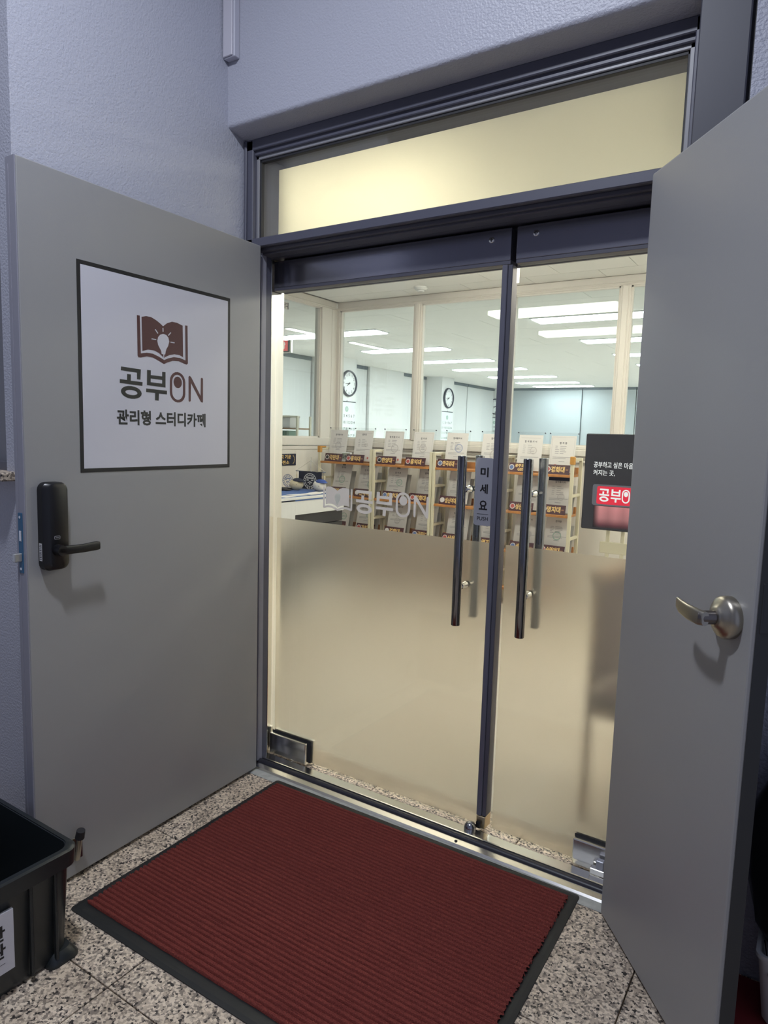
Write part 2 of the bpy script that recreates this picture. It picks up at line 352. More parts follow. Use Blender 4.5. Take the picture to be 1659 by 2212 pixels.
UNI2 = ['국민대', '건국대', '한양대', '경희대', '성신여대', '경희대', '성신여대', '명지대']
UNI3 = ['홍익대', '가천대', '경희대', '국민대', '삼육대', '명지대', '성신여대', '숙명여대']
HEADS = ['합격통지서', '합격증', '합 격 통 지 서', '합 격 증']
for t in set(HEADS): want(t, .02)
for t in set(UNI1+UNI2+UNI3+['광주과기']): want(t, .035)
for t in ('관리형 스터디카페',): want(t, .034)
for t in ('미', '세', '요'): want(t, .03)
for t in ('PUSH', '24.5', '공부하고 싶은 마음이', '켜지는 곳,'): want(t, .012)
for t in ('산', '관', '합격 기운', '충전소', '비상'): want(t, .03)
for i in range(1, 32): want(str(i), .01)
def build_flats():
    objs = []
    for (s, b) in TEXTS:
        c = bpy.data.curves.new('t', 'FONT'); c.body = s; c.resolution_u = 2; c.offset = b; c.extrude = .0
        o = bpy.data.objects.new('t', c); COL.objects.link(o); objs.append(((s, b), o))
    for k, grp in (('BOOK', BOOK), ('BULB', BULB), ('GONGBU', GONGBU), ('ON', ON)):
        for i, names in enumerate(grp):
            c = bpy.data.curves.new('s', 'CURVE'); c.dimensions = '2D'; c.fill_mode = 'BOTH'
            for nm in names:
                sp = c.splines.new('POLY'); sp.points.add(len(LOGO[nm])-1); sp.use_cyclic_u = True
                for p, (a, b) in zip(sp.points, LOGO[nm]): p.co = (a, b, 0, 1)
            o = bpy.data.objects.new('s', c); COL.objects.link(o); objs.append(((k, i), o))
    dg = bpy.context.evaluated_depsgraph_get()
    for key, o in objs:
        me = bpy.data.meshes.new_from_object(o.evaluated_get(dg))
        vs = [tuple(v.co) for v in me.vertices]; fs = [tuple(p.vertices) for p in me.polygons]
        TEXTS[key] = (vs, fs)
    for key, o in objs:
        bpy.data.objects.remove(o)
build_flats()
def flat(parts, fn, m, name, parent, box=None, keep=False, grow=None):
    """parts: list of (verts, faces); fit their common bounds into box=(a0,a1,b0,b1) (None keeps a side free), fn(a,b)->3d"""
    xs = [p[0] for vs, _ in parts for p in vs]; ys = [p[1] for vs, _ in parts for p in vs]
    X0, X1, Y0, Y1 = min(xs), max(xs), min(ys), max(ys)
    mb = MB()
    if box:
        a0, a1, b0, b1 = box
        sx, sy = (a1-a0)/(X1-X0), (b1-b0)/(Y1-Y0)
        if keep: sx = sy = min(sx, sy)
        f = lambda x, y: fn((a0+a1)/2+(x-(X0+X1)/2)*sx, (b0+b1)/2+(y-(Y0+Y1)/2)*sy)
    else: f = fn
    for vs, fs in parts: mb.add([f(p[0], p[1]) for p in vs], fs)
    me = bpy.data.meshes.new(name); me.from_pydata(mb.v, [], mb.f); me.materials.append(m)
    return link(name, me, parent)
def txt(s, bold, fn, m, name, parent, box, keep=True):
    return flat([TEXTS[(s, bold)]], fn, m, name, parent, box, keep)
def logo(k): return [TEXTS[(k, i)] for i in range(len({'BOOK': BOOK, 'BULB': BULB, 'GONGBU': GONGBU, 'ON': ON}[k]))]
# ================================================================== the hall: floor, walls, frame
B = lambda: MB()
floor = tag(B().box(-2.2, 3.4, -4.0, .29, -.10, -.022).obj('floor', GROUT), 'speckled granite tile floor of the hall under the doormat and steel doors', 'floor', kind='structure')
tile_me = {}
def tile(x0, x1, y0, y1):
    g = .0018; key = (round(x1-x0, 4), round(y1-y0, 4))
    if key not in tile_me:
        w, d = (x1-x0)/2-g, (y1-y0)/2-g
        tile_me[key] = B().bbox(-w, w, -d, d, -.022, 0, .0012, 1).mesh('floor_tile', GRAN)
    o = link('floor_tile', tile_me[key], floor); o.location = ((x0+x1)/2, (y0+y1)/2, random.uniform(-.0004, 0))
for i in range(-4, 6):
    for j in range(-6, 2):
        tile(-.07+.545*i, -.07+.545*(i+1), -.515+.52*(j-1), -.515+.52*j)
for k in range(3):
    tile(-.135+.61*k, -.135+.61*(k+1), .006, .288)
B().box(-.09, 1.64, -.034, .004, -.02, .0015).obj('cement_fillet', CEMENT, floor)

wl = B()
wl.box(-6.4, -.09, -.90, .20, 0, 1.235).box(-6.4, -.09, -.90, .20, 2.05, 3.6)
wl.box(-.165, -.09, -.90, .20, 1.235, 2.05).box(-6.4, -1.1, -.90, .20, 1.235, 2.05).box(-1.1, -.165, -.72, .20, 1.235, 2.05)
wall_left = struct('wall_left', wl, PLASTER, 'pale lavender textured plaster wall behind the opened left steel door', 'wall')
wn = thing('window_1', 'dark framed grey window at the far left edge behind the door edge', 'window', (-.6, -.87, 1.25), kind='structure')
w1 = B(); w1.M = Matrix.Translation((.6, .87, -1.25))
for q in ((-.178, -.165, 1.26, 2.05), (-1.1, -1.087, 1.26, 2.05), (-1.1, -.165, 2.03, 2.05), (-1.1, -.165, 1.26, 1.285)):
    w1.box(q[0], q[1], -.89, -.85, q[2], q[3])
w1.obj('window_frame', FRAME2, wn)
w1 = B(); w1.M = Matrix.Translation((.6, .87, -1.25)); w1.box(-1.087, -.178, -.855, -.848, 1.285, 2.03).obj('window_panel', mat('grey_panel', (.16, .16, .18, 1), .4), wn)
w1 = B(); w1.M = Matrix.Translation((.6, .87, -1.25)); w1.bbox(-1.12, -.092, -.955, -.72, 1.235, 1.26, .004).obj('window_sill', GRAN, wn)

# lintel wall with a rounded lower edge, wall to the right
lin = B()
prof = [(.20, 3.6), (-.085, 3.6), (-.085, 2.524)]
for i in range(1, 7):
    t = math.radians(90*i/6); prof.append((-.085+.016*(1-math.cos(t)), 2.524-.016*math.sin(t)))
prof += [(0.0, 2.492), (.20, 2.49)]
lin.prism(prof, lambda a, b, d: (-.09+d, a, b), 1.73)
struct('wall_front', lin, PLASTER, 'lavender plaster lintel wall above the frosted transom window', 'wall', smooth=40)
struct('wall_right', B().box(1.645, 3.4, -.055, .20, 0, 3.6), PLASTER2, 'rough plaster wall at the upper right above the right steel door', 'wall')
struct('wall_hall', B().box(-2.2, 3.4, -4.1, -3.95, -.1, 3.7), PLASTER2, 'plain hall wall behind the camera facing the entrance', 'wall')
struct('ceiling_1', B().box(-2.2, 3.4, -4.0, -.0, 3.6, 3.7), mat('hall_ceiling', (.55, .56, .62, 1), .8), 'pale hall ceiling above the entrance', 'ceiling')

# the steel frame round the doors and the transom
fr = thing('door_frame', 'dark blue-grey steel door frame with transom bar around the glass doors', 'frame', (.7, .1, 0), kind='structure')
def fbox(name, m, *boxes, bev=.003):
    mb = B(); mb.M = Matrix.Translation((-.7, -.1, 0))
    for b in boxes: mb.bbox(*b, r=bev, seg=1)
    return mb.obj(name, m, fr)
fbox('jamb', FRAME, (-.085, -.045, 0, .20, 2.09, 2.49), (-.085, -.03, 0, .095, 0, 2.10), (-.0852, -.072, -.008, .0, 0, 2.49))
fbox('jamb', FRAME, (1.50, 1.56, 0, .20, 2.09, 2.49), (1.495, 1.56, 0, .095, 0, 2.10))
fbox('head', FRAME, (-.085, 1.56, 0, .20, 2.452, 2.492), (-.06, 1.52, .012, .045, 2.436, 2.455))
fbox('transom_bar', FRAME, (-.085, 1.56, 0, .20, 2.098, 2.131))
fbox('transom_bar_rebate', FRAME2, (-.05, 1.53, .022, .20, 2.084, 2.10), (-.05, 1.53, .036, .085, 2.076, 2.09), (-.05, 1.53, .092, .125, 2.079, 2.09), (-.05, 1.53, .184, .20, 1.96, 2.09))
fbox('glazing_bead', mat('grey_bead', (.26, .26, .28, 1), .4), (-.047, -.033, .022, .042, 2.13, 2.44), (1.486, 1.50, .022, .042, 2.13, 2.44), (-.047, 1.50, .022, .042, 2.424, 2.44), bev=.002)
fbox('glazing_gasket', RUBBER, (-.036, -.027, .028, .046, 2.13, 2.43), (1.48, 1.489, .028, .046, 2.13, 2.43), (-.036, 1.489, .028, .046, 2.414, 2.427), bev=.001)
fbox('cover_plate', PLATE, (1.520, 1.636, -.066, 0, 0, 2.60))
fbox('shadow_gap', RUBBER, (1.634, 1.646, -.05, .2, 0, 2.60), (-.085, -.062, .095, .126, 0, 2.09), bev=.001)
fbox('jamb_lining', INOX, (-.075, -.058, .126, .202, 0, 2.09), (1.505, 1.52, .126, .202, 0, 2.09), bev=.001)
fbox('door_stop', STEELEDGE, (-.034, -.024, .03, .06, .02, 2.085), bev=.002)

tw = thing('window_2', 'wide frosted transom window glowing warm above the glass doors', 'window', (.7, .05, 2.13), kind='structure')
mb = B(); mb.M = Matrix.Translation((-.7, -.05, -2.13)); mb.box(-.034, 1.488, .045, .053, 2.125, 2.428).obj('glass_pane', GLASS, tw)
mb = B(); mb.M = Matrix.Translation((-.7, -.05, -2.13)); mb.box(.048, 1.484, .0442, .0449, 2.127, 2.379).obj('frosted_film', TRANS, tw)
mb = B(); mb.M = Matrix.Translation((-.7, -.05, -2.13)); mb.box(-.034, -.029, .040, .0449, 2.13, 2.42).box(-.034, 1.488, .040, .0449, 2.416, 2.421).box(1.481, 1.486, .040, .0449, 2.13, 2.42).obj('silicone_seal', mat('sealant', (.30, .37, .38, 1), .3), tw)

# threshold
th = thing('trim_1', 'stainless steel door threshold with a dark rubber gasket before the glass doors', 'threshold', (.7, .06, 0), kind='structure')
def tpart(name, pr, m, sm=None):
    mb = B(); mb.prism(pr, lambda a, b, d: (-.775+d, a-.06, b), 1.545); return mb.obj(name, m, th, sm)
tpart('front_plate', [(.004, 0), (.004, .004), (.010, .010), (.034, .014), (.036, .0)], INOX)
tpart('rear_plate', [(.058, 0), (.058, .026), (.062, .027), (.108, .022), (.116, .012), (.117, 0)], INOX)
tpart('gasket', [(.047+.013*math.cos(t), .012+.014*math.sin(t)) for t in [2*math.pi*i/14 for i in range(14)]], GASKET, 40)
mb = B(); mb.M = Matrix.Translation((.915-.7, .021-.06, .0126)); mb.lathe([(.0055, 0), (.0055, .0008)], 12).obj('screw_hole', RUBBER, th)

# ================================================================== left steel door
dl = V((.0333, -.99945, 0))
L = thing('door_1', 'grey steel door opened wide at the left carrying the white square sign', 'door', (0, 0, 0), math.atan2(dl.y, dl.x), kind='structure')
B().bbox(0, .958, -.044, 0, .012, 2.10, .003).obj('leaf', STEEL, L)
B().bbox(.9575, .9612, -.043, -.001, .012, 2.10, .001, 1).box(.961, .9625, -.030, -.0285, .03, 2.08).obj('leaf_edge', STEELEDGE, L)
fl = lambda d: (lambda a, b: (.476-a, d, 1.5675+b))
sg = B().box(.165, .787, 0, .0010, 1.262, 1.875).obj('sign', INKBLK, L); sg['label'] = 'square white sign with a black border, book logo and Korean lettering'
B().box(.177, .775, .0009, .0014, 1.274, 1.863).obj('sign_face', WHITEV, sg)
fs = lambda d: (lambda a, b: (.476-a, d, 1.65+b))
flat(logo('BOOK'), fs(.0018), MAROON, 'book_logo', sg)
flat(logo('BULB'), fs(.0022), WHITEV, 'bulb_logo', sg)
flat(logo('GONGBU'), fs(.0018), CHAR, 'lettering', sg)
flat(logo('ON'), fs(.0018), MAROON, 'lettering', sg)
txt('관리형 스터디카페', .034, fs(.0018), CHAR, 'lettering', sg, (-.183, .189, -.243, -.195), keep=False)
# digital lock
lk = B(); lk.loft([[(a, y, b) for a, b in rrect(x0, x1, z0, z1, r, 5)] for y, x0, x1, z0, z1, r in
    ((0, .848, .925, .988, 1.240, .022), (.022, .848, .925, .988, 1.240, .022), (.0315, .852, .914, .991, 1.237, .020), (.034, .856, .908, .995, 1.233, .017))])
lk = lk.obj('door_lock', BLACK, L, 35); lk['label'] = 'black digital door lock with lever'
B().tube([(.889, .030, 1.048), (.889, .060, 1.048)], [.017, .015], 18).obj('lever_hub', BLACK, lk, 40)
lev = B(); lev.loft([[(u, y, z) for y, z in rrect(.046, .060, zc-h, zc+h, .005, 2)] for u, zc, h in ((.901, 1.049, .010), (.880, 1.047, .0125), (.82, 1.046, .0125), (.775, 1.048, .0135), (.768, 1.048, .012))])
lev.obj('lever', BLACK, lk, 40)
B().prism(rrect(.880, .898, 1.078, 1.088, .003), lambda a, b, d: (a, .0341+d, b), .0006).obj('button_outline', SILVER, lk)
B().prism(rrect(.8812, .8968, 1.0792, 1.0868, .0024), lambda a, b, d: (a, .0345+d, b), .0006).obj('button', BLACK, lk)
mb = B()
for k in range(4): mb.box(.8838+.0028*k, .8855+.0028*k, .0351, .0354, 1.0818, 1.0843)
mb.obj('button_print', SILVER, lk)
for u in (.905, .873): B().lathe([(.004, 0), (.004, .001)], 10, 'Y').obj('screw', RUBBER, lk).location = (u, .033, 1.006)
st = B().box(.9248, .9256, .005, .017, 1.018, 1.068).obj('label_sticker', mat('sticker_white', (.6, .6, .62, 1), .5), lk)
mb = B()
for k in range(9): mb.box(.9256, .9259, .0065, .0155, 1.022+.005*k, 1.0238+.005*k+.001*(k % 2))
mb.obj('sticker_print', INK, lk)
# lock face plate in the leaf edge, with latch
fp = B().bbox(.9605, .9632, -.032, -.012, .985, 1.155, .001, 1).obj('lock_faceplate', BLUEPL, L); fp['label'] = 'blue film covered lock faceplate in the door edge'
B().bbox(.962, .984, -.029, -.016, 1.018, 1.042, .002, 1).obj('latch_bolt', mat('latch', (.6, .6, .58, 1), .3, metal=.8), fp)
B().bbox(.962, .9642, -.027, -.017, 1.075, 1.105, .001, 1).obj('deadbolt', INOX, fp)
for z in (.997, 1.143): 
    o = B().lathe([(.004, 0), (.004, .0012)], 10, 'X').obj('screw', INOX, fp); o.location = (.963, -.022, z)
# kick-down stopper
ks = B().bbox(-.014, .014, 0, .004, -.042, .03, .001, 1).obj('stopper', NICKEL, L); ks.location = (.835, 0, .105); ks['label'] = 'kicked-up stopper with black rubber tip'
B().tube([(0, .012, -.035), (0, .020, .0), (0, .028, .048)], [.009, .008, .008], 12).obj('arm', NICKEL, ks, 40)
B().tube([(0, .027, .040), (0, .034, .066)], [.014, .0125], 16).obj('rubber_foot', RUBBER, ks, 40)
B().bbox(-.017, -.008, .006, .016, -.034, .036, .001, 1).obj('spring_bar', MARFAB, ks)

# ================================================================== right steel door
dr = V((.617, -.787, 0))
R = thing('door_2', 'grey steel door leaf with a satin lever handle at the right', 'door', (1.4286, -.0488, 0), math.atan2(dr.y, dr.x), kind='structure')
B().bbox(0, .576, 0, .040, .012, 2.10, .0055, 2).obj('leaf', STEEL, R)
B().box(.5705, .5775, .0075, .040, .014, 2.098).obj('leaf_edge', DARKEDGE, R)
B().bbox(.577, .5785, .014, .036, 1.035, 1.135, .0005, 1).box(.5783, .5787, .018, .032, 1.055, 1.115).obj('strike_plate', mat('strike', (.05, .05, .05, 1), .4, metal=.5), R)
fb = B().bbox(.577, .579, .014, .036, .03, .135, .0005, 1).obj('flush_bolt', mat('old_bolt', (.10, .08, .06, 1), .45, metal=.6, var=(90, .5)), R)
B().tube([(.579, .025, .035), (.579, .025, .072)], .004, 8).obj('bolt_slot', RUBBER, fb)
hd = B(); hd.lathe([(.0445, 0), (.045, -.006), (.0445, -.018), (.038, -.024), (.028, -.0285), (.0225, -.033), (.0195, -.036)], 36, 'Y')
hd = hd.obj('handle_rose', NICKEL, R, 50); hd.location = (.502, 0, 1.047); hd['label'] = 'round satin rose with bent lever handle'
B().tube([(0, -.028, 0), (0, -.062, 0), (-.004, -.068, 0)], [.0145, .0145, .014], 20).obj('handle_neck', mat('neck', (.20, .18, .17, 1), .3, metal=1), hd, 45)
lv = B(); secs = [(.013, -.062, .000, .0145, .007), (.000, -.067, .000, .0165, .0065), (-.040, -.069, .001, .0165, .0055), (-.075, -.067, .004, .0150, .005), (-.098, -.062, .007, .0125, .004), (-.104, -.060, .008, .010, .003)]
lv.loft([[(u, y+yy, zc+zz) for zz, yy in rrect(-h, h, -t, t, min(h, t)*.9, 3)] for u, y, zc, h, t in secs]).obj('handle_lever', NICKEL, hd, 45)
o = B().lathe([(.0045, 0), (.0045, -.0015)], 12, 'Y').obj('screw', CHROME, hd); o.location = (.014, -.027, -.012)
o = B().lathe([(.002, 0), (.002, -.002)], 6, 'Y').obj('screw_socket', RUBBER, hd); o.location = (.014, -.0272, -.012)

# ================================================================== glass doors
def at(loc):
    mb = B(); mb.M = Matrix.Translation((-loc[0], -loc[1], -loc[2])); return mb
def hbar(root, loc, x, y, name, z0=.752, z1=1.337, nick=None):
    b = at(loc).tube([(x, y, z0), (x, y, z0+.002), (x, y, z1-.002), (x, y, z1)], [.0148, .0158, .0158, .0146], 28).obj(name, TUBE, root, 45)
    return b
def glass_leaf(name, label, loc, x0, x1, rail, patch, hx, film):
    G = thing(name, label, 'door', loc, kind='structure')
    gl = at(loc).box(x0, x1, .149, .161, .012, 1.99).obj('glass', GLASS, G)
    at(loc).box(x0+film[0], x1-film[1], .1612, .1618, .016, 1.040).obj('frosted_film', FILM, G)
    at(loc).bbox(rail[0], rail[1], .131, .179, 1.972, 2.074, .002).obj('top_rail', RAIL, G)
    at(loc).bbox(rail[0], rail[1], .133, .177, 1.960, 1.9735, .001).obj('rail_lip', FRAME2, G)
    pt = at(loc).bbox(patch[0], patch[1], .128, .1487, .012, .104, .004).obj('pivot_patch', INOX, G)
    at(loc).box(patch[0]-.0, patch[1]+.012, .1485, .1489, .018, .112).obj('patch_gasket', RUBBER, G)
    at(loc).bbox(patch[0], patch[1]+.014, .1622, .181, .012, .112, .003).obj('rear_patch', INOX, G)
    for yy, nm in ((.085, 'pull_bar'), (.225, 'rear_pull_bar')):
        hb = hbar(G, loc, hx, yy, nm)
        if yy < .1:
            for z in (1.222, .884):
                at(loc).tube([(hx, .098, z), (hx, .112, z), (hx, .113, z), (hx, .126, z), (hx, .127, z), (hx, .1485, z)], [.0085, .0085, .011, .011, .0095, .0125], 18).obj('standoff', CHROME, hb, 40)
        else:
            for z in (1.222, .884):
                at(loc).tube([(hx, .1625, z), (hx, .175, z), (hx, .21, z)], [.0125, .0095, .0085], 18).obj('standoff', CHROME, hb, 40)
    return G
lg_loc = (-.05, .155, 0)
G1 = glass_leaf('door_3', 'left glass door with etched logo, PUSH plate and dark meeting edge', lg_loc, -.050, .942, (-.050, .9645), (-.046, .155), .846, (.004, 0))
rg_loc = (1.50, .155, 0)
G2 = glass_leaf('door_4', 'right glass door leaf partly hidden behind the right steel door', rg_loc, .986, 1.500, (.9835, 1.500), (1.285, 1.498), 1.080, (0, .004))
# meeting edge of the left leaf
at(lg_loc).bbox(.9385, .9575, .128, .149, .066, 1.958, .002, 1).obj('meeting_edge', STILE, G1)
at(lg_loc).bbox(.9575, .9735, .132, .178, .066, 1.958, .002, 1).obj('meeting_edge_side', FRAME2, G1)
at(lg_loc).box(.9365, .9390, .146, .1492, .066, 1.958).obj('edge_gasket', RUBBER, G1)
br = at(lg_loc).bbox(.9385, .972, .130, .178, .020, .064, .0015, 1).obj('edge_shoe', BRASS, G1)
at(lg_loc).bbox(.941, .960, .118, .131, .022, .047, .005, 2).obj('shoe_bumper', BLACK, br)
at(rg_loc).box(.9815, .986, .150, .160, .014, 1.96).obj('edge_strip', ACRYL, G2)
# keyhole screws in the rails
for loc, G, x, z in ((lg_loc, G1, .896, 2.042), (rg_loc, G2, 1.048, 2.045)):
    kc = at(loc).M
    o = B().lathe([(.0095, 0), (.0095, -.003), (.008, -.004)], 20, 'Y').obj('rail_lock', INOX, G, 40); o.location = (x-loc[0], .131-loc[1], z)
    mb = B().box(-.0015, .0015, -.0046, -.0038, -.0055, .0055); mb.lathe([(.0018, -.0038), (.0018, -.0046)], 8, 'Y')
    mb2 = mb.obj('key_slot', RUBBER, o)
    B().box(-.006, -.0035, -.0045, -.0038, -.002, .002).box(.0035, .006, -.0045, -.0038, -.002, .002).obj('key_mark', RUBBER, o)
# etched logo on the glass
fg = lambda d: (lambda a, b: (a-lg_loc[0], d-lg_loc[1], b))
flat(logo('BOOK'), fg(.1480), ETCH, 'etched_book', G1, (.207, .350, 1.096, 1.190))
flat([logo('BULB')[0]], fg(.1474), ETCHL, 'etched_bulb', G1, (.264, .294, 1.113, 1.166))
flat(logo('GONGBU'), fg(.1480), ETCH, 'etched_lettering', G1, (.367, .537, 1.096, 1.186))
flat(logo('ON'), fg(.1480), ETCH, 'etched_lettering', G1, (.548, .688, 1.098, 1.191))
# PUSH plate
ps = B(); ps.prism(rrect(.868, .9345, 1.099, 1.332, .010, 5), lambda a, b, d: (a-lg_loc[0], .1488-lg_loc[1]-d, b), .0022)
ps = ps.obj('push_plate', SILVER, G1); ps['label'] = 'silver plate lettered in Korean and PUSH'
fp_ = lambda a, b: (a-lg_loc[0], .1462-lg_loc[1], b)
for s, zc, bx in (('미', 1.283, .0150), ('세', 1.226, .0150), ('요', 1.170, .0155)):
    txt(s, .03, fp_, INKBLK, 'lettering', ps, (.9015-bx, .9015+bx, zc-.0165, zc+.0165), keep=False)
B().box(.880-lg_loc[0], .922-lg_loc[0], .1460-lg_loc[1], .1464-lg_loc[1], 1.1385, 1.1397).obj('rule', INKBLK, ps)
txt('PUSH', .012, fp_, INKBLK, 'lettering', ps, (.8805, .9215, 1.117, 1.130), keep=False)

# small hardware on the floor by the doors
dm = B().lathe([(.022, 0), (.022, .006), (.020, .018), (.014, .026), (.006, .030), (.001, .031)], 24).obj('dome_stop', mat('dome_metal', (.45, .46, .50, 1), .18, metal=1), None, 60)
dm.location = (.930, .100, .020); tag(dm, 'small silver dome door stop below the dark meeting edge', 'door stop')
cl = B().bbox(-.02, .02, -.006, .006, 0, .008, .001, 1).obj('floor_clip', NICKEL); cl.location = (.075, .135, .0225-.0225); cl.rotation_euler = (0, 0, .5)
tag(cl, 'tiny metal clip on the floor beside the left glass door pivot', 'clip')
fbk = thing('floor_bolt', 'small steel bolt block at the foot of the right glass door', 'bolt', (1.375, .108, .0245))
B().bbox(-.022, .03, -.012, .012, 0, .02, .002, 1).obj('block', INOX, fbk)
B().bbox(-.004, .02, -.010, .010, .02, .05, .002, 1).obj('slider', SILVER, fbk)

# cable duct in the upper corner
cd = thing('cable_duct', 'white plastic cable duct running down the upper left wall corner', 'cable duct', (-.058, -.098, 2.735))
B().bbox(-.028, .026, -.013, .0125, 0, .56, .002, 1).obj('base', mat('duct_plastic', (.50, .50, .57, 1), .45), cd)
B().bbox(-.027, .018, -.019, -.0125, .004, .56, .002, 1).obj('cover', mat('duct_cover', (.53, .52, .58, 1), .4), cd)

# ================================================================== doormat
dmx = thing('doormat', 'dark red ribbed doormat with black rubber border on the granite floor', 'doormat', (.128, -.0136, 0), .0126)
W_, D_ = 1.227, .9113
fl_ = B()
loops = []
for z, ins in ((0.0005, 0), (.003, 0), (.0055, .012), (.006, .022)):
    loops.append([(a, b, z) for a, b in rrect(ins, W_-ins, -D_+ins, -ins, .012, 3)])
fl_.loft(loops).obj('rubber_border', MATRUB, dmx)
rp = B(); pitch = .0162; y = -.030; n = int((D_-.060)/pitch); NX = 60
prof = []
for k in range(n):
    for t, h in ((0, .0004), (.10, .0012), (.24, .0075), (.38, .0090), (.54, .0072), (.70, .0090), (.84, .0075), (.95, .0010)):
        prof.append((y-(k+t)*pitch, .0058+h))
vs, fs = [], []
for i in range(NX+1):
    x = .028+(W_-.056)*i/NX
    for q, (yy, z) in enumerate(prof):
        vs.append((x+(random.uniform(-.004, .004) if i in (0, NX) else 0), yy+random.uniform(-.0007, .0007), z+random.uniform(-.0005, .0005)))
m_ = len(prof)
for i in range(NX):
    for k in range(m_-1): fs.append((i*m_+k, (i+1)*m_+k, (i+1)*m_+k+1, i*m_+k+1))
rp.add(vs, fs)
o = rp.obj('ribbed_pile', PILE, dmx, 80); o['kind'] = 'stuff'

# ================================================================== crate
CR = thing('storage_crate', 'dark plastic storage crate with a white paper label beside the left door', 'crate', (.06, -1.192, 0))
hx, hy = .245, .175
def rl(dx, z, r=.035): return [(a, b, z) for a, b in rrect(-hx-dx, hx+dx, -hy-dx, hy+dx, r, 5)]
B().loft([rl(-.012, .006), rl(-.008, .02), rl(0.004, .300), rl(.010, .309), rl(.006, .311), rl(-.002, .308), rl(-.012, .02), rl(-.02, .014)], True, True).obj('body', CRATE, CR, 40)
B().loft([rl(.006, .262), rl(.014, .263), rl(.0165, .306), rl(.012, .311), rl(.0, .3115)], False, False).obj('rim', CRATE, CR, 40)
mb = B()
for s in (-1, 1):
    for yy in (-.15, .06, .125):
        mb.bbox(min(s*(hx-.003), s*(hx+.010)), max(s*(hx-.003), s*(hx+.010)), yy-.004, yy+.004, .02, .265, .002, 1)
    for xx in (-.16, -.055, .055, .16):
        mb.bbox(xx-.004, xx+.004, min(s*(hy-.003), s*(hy+.010)), max(s*(hy-.003), s*(hy+.010)), .02, .265, .002, 1)
mb.obj('ribs', CRATE, CR)['kind'] = 'stuff'
for sx in (-1, 1):
    for sy in (-1, 1):
        f_ = B(); c = (sx*(hx-.03), sy*(hy-.03))
        f_.loft([[(c[0]+a, c[1]+b, z) for a, b in rrect(-w, w, -w, w, .02, 3)] for w, z in ((.043, .0), (.043, .008), (.034, .022), (.028, .030))]).obj('foot', CRATE, CR, 40)
lbx = B().box(hx+.0030, hx+.0112, -.142, .013, .079, .234).obj('paper_label', WHITEV, CR); lbx['label'] = 'white paper label with black Korean lettering'
fc = lambda a, b: (hx+.0116, a, b)
txt('산', .03, fc, INKBLK, 'lettering', lbx, (-.049, -.008, .165, .205), keep=False)
txt('관', .03, fc, INKBLK, 'lettering', lbx, (-.049, -.008, .120, .160), keep=False)
B().box(hx+.0112, hx+.0116, -.12, -.010, .104, .1052).obj('rule', INK, lbx)

# ================================================================== dark corner behind the right door
rm = tag(B().bbox(0, .6, -.36, -.005, 0, .006, .002, 1).obj('red_mat', REDMAT), 'dark red floor mat in the shadow behind the right steel door', 'mat'); rm.location = (1.72, -.06, 0)
pl = thing('grey_pail', 'pale grey pail in the dark corner behind the right door', 'pail', (1.970, -.150, .006))
B().loft([[(a, b, z) for a, b in rrect(-w, w, -d, d, .02, 4)] for w, d, z in ((.100, .060, 0), (.110, .066, .015), (.128, .078, .17), (.134, .083, .178), (.134, .083, .188), (.126, .076, .188), (.122, .072, .16))], True, True).obj('body', PAIL, pl, 40)
B().tube([(-.12, 0, .175), (-.10, -.088, .14), (0, -.10, .12), (.10, -.088, .14), (.12, 0, .175)], .003, 8).obj('wire_handle', CHROME, pl, 60)
bg_ = B(); random.seed(5)
loops = []
for z, w, d in ((0, .10, .055), (.05, .135, .08), (.16, .16, .085), (.30, .165, .083), (.42, .13, .07), (.48, .06, .04), (.52, .03, .02), (.56, .055, .035)):
    loops.append([(w*math.cos(2*math.pi*k/18)*random.uniform(.92, 1.04), d*math.sin(2*math.pi*k/18)*random.uniform(.92, 1.04), z) for k in range(18)])
o = bg_.loft(loops).obj('bag', BAG, None, 60); o.location = (1.955, -.150, .189)
tag(o, 'black rubbish bag standing on the pale pail behind the right door', 'bag')
# ================================================================== inside: shell
ZC = 2.73
struct('floor_1', B().box(-6.4, 3.4, .292, 16.2, -.1, -.003), mat('inner_floor', (.58, .54, .47, 1), .28), 'pale smooth floor of the study room behind the glass doors', 'floor')
ceil = struct('ceiling_2', B().box(-6.4, 3.4, .20, 16.2, ZC+.0, ZC+.15), CEILJ, 'white mineral tile ceiling of the rooms behind the glass', 'ceiling')
ct = {}
def ctile(x0, x1, y0, y1):
    k = (round(x1-x0, 3), round(y1-y0, 3))
    if k not in ct:
        w, d = (x1-x0)/2-.0022, (y1-y0)/2-.0022
        ct[k] = B().box(-w, w, -d, d, -.008, .001).mesh('ceiling_tile', CEIL)
    o = link('ceiling_tile', ct[k], ceil); o.location = ((x0+x1)/2, (y0+y1)/2, ZC)
def cgrid(x0, x1, y0, y1, w, d):
    j = 0; y = y0
    while y < y1-.02:
        x = x0-(w/2 if j % 2 else 0)
        while x < x1-.02:
            ctile(max(x, x0), min(x+w, x1), y, min(y+d, y1)); x += w
        y += d; j += 1
cgrid(-2.45, 1.75, .21, 3.77, .6, .3)
cgrid(1.75, 3.2, .27, 3.77, 1.45, .875)
cgrid(-6.1, -2.5, 2.2, 3.8, 1.2, .6)
cgrid(-6.1, 2.9, 3.8, 16.0, 1.5, .75)
struct('wall_back', B().box(-6.4, 3.4, 15.9, 16.2, 0, 3.0), COOLW, 'white end wall of the study room far behind the glass', 'wall')
struct('wall_inner_left', B().box(-6.4, -6.15, .25, 15.9, 0, 3.0), GREYW, 'pale side wall of the study room behind the blinds', 'wall')
struct('wall_inner_right', B().box(3.2, 3.4, .25, 15.9, 0, 3.0), COOLW, 'white right wall of the study room behind the glass', 'wall')
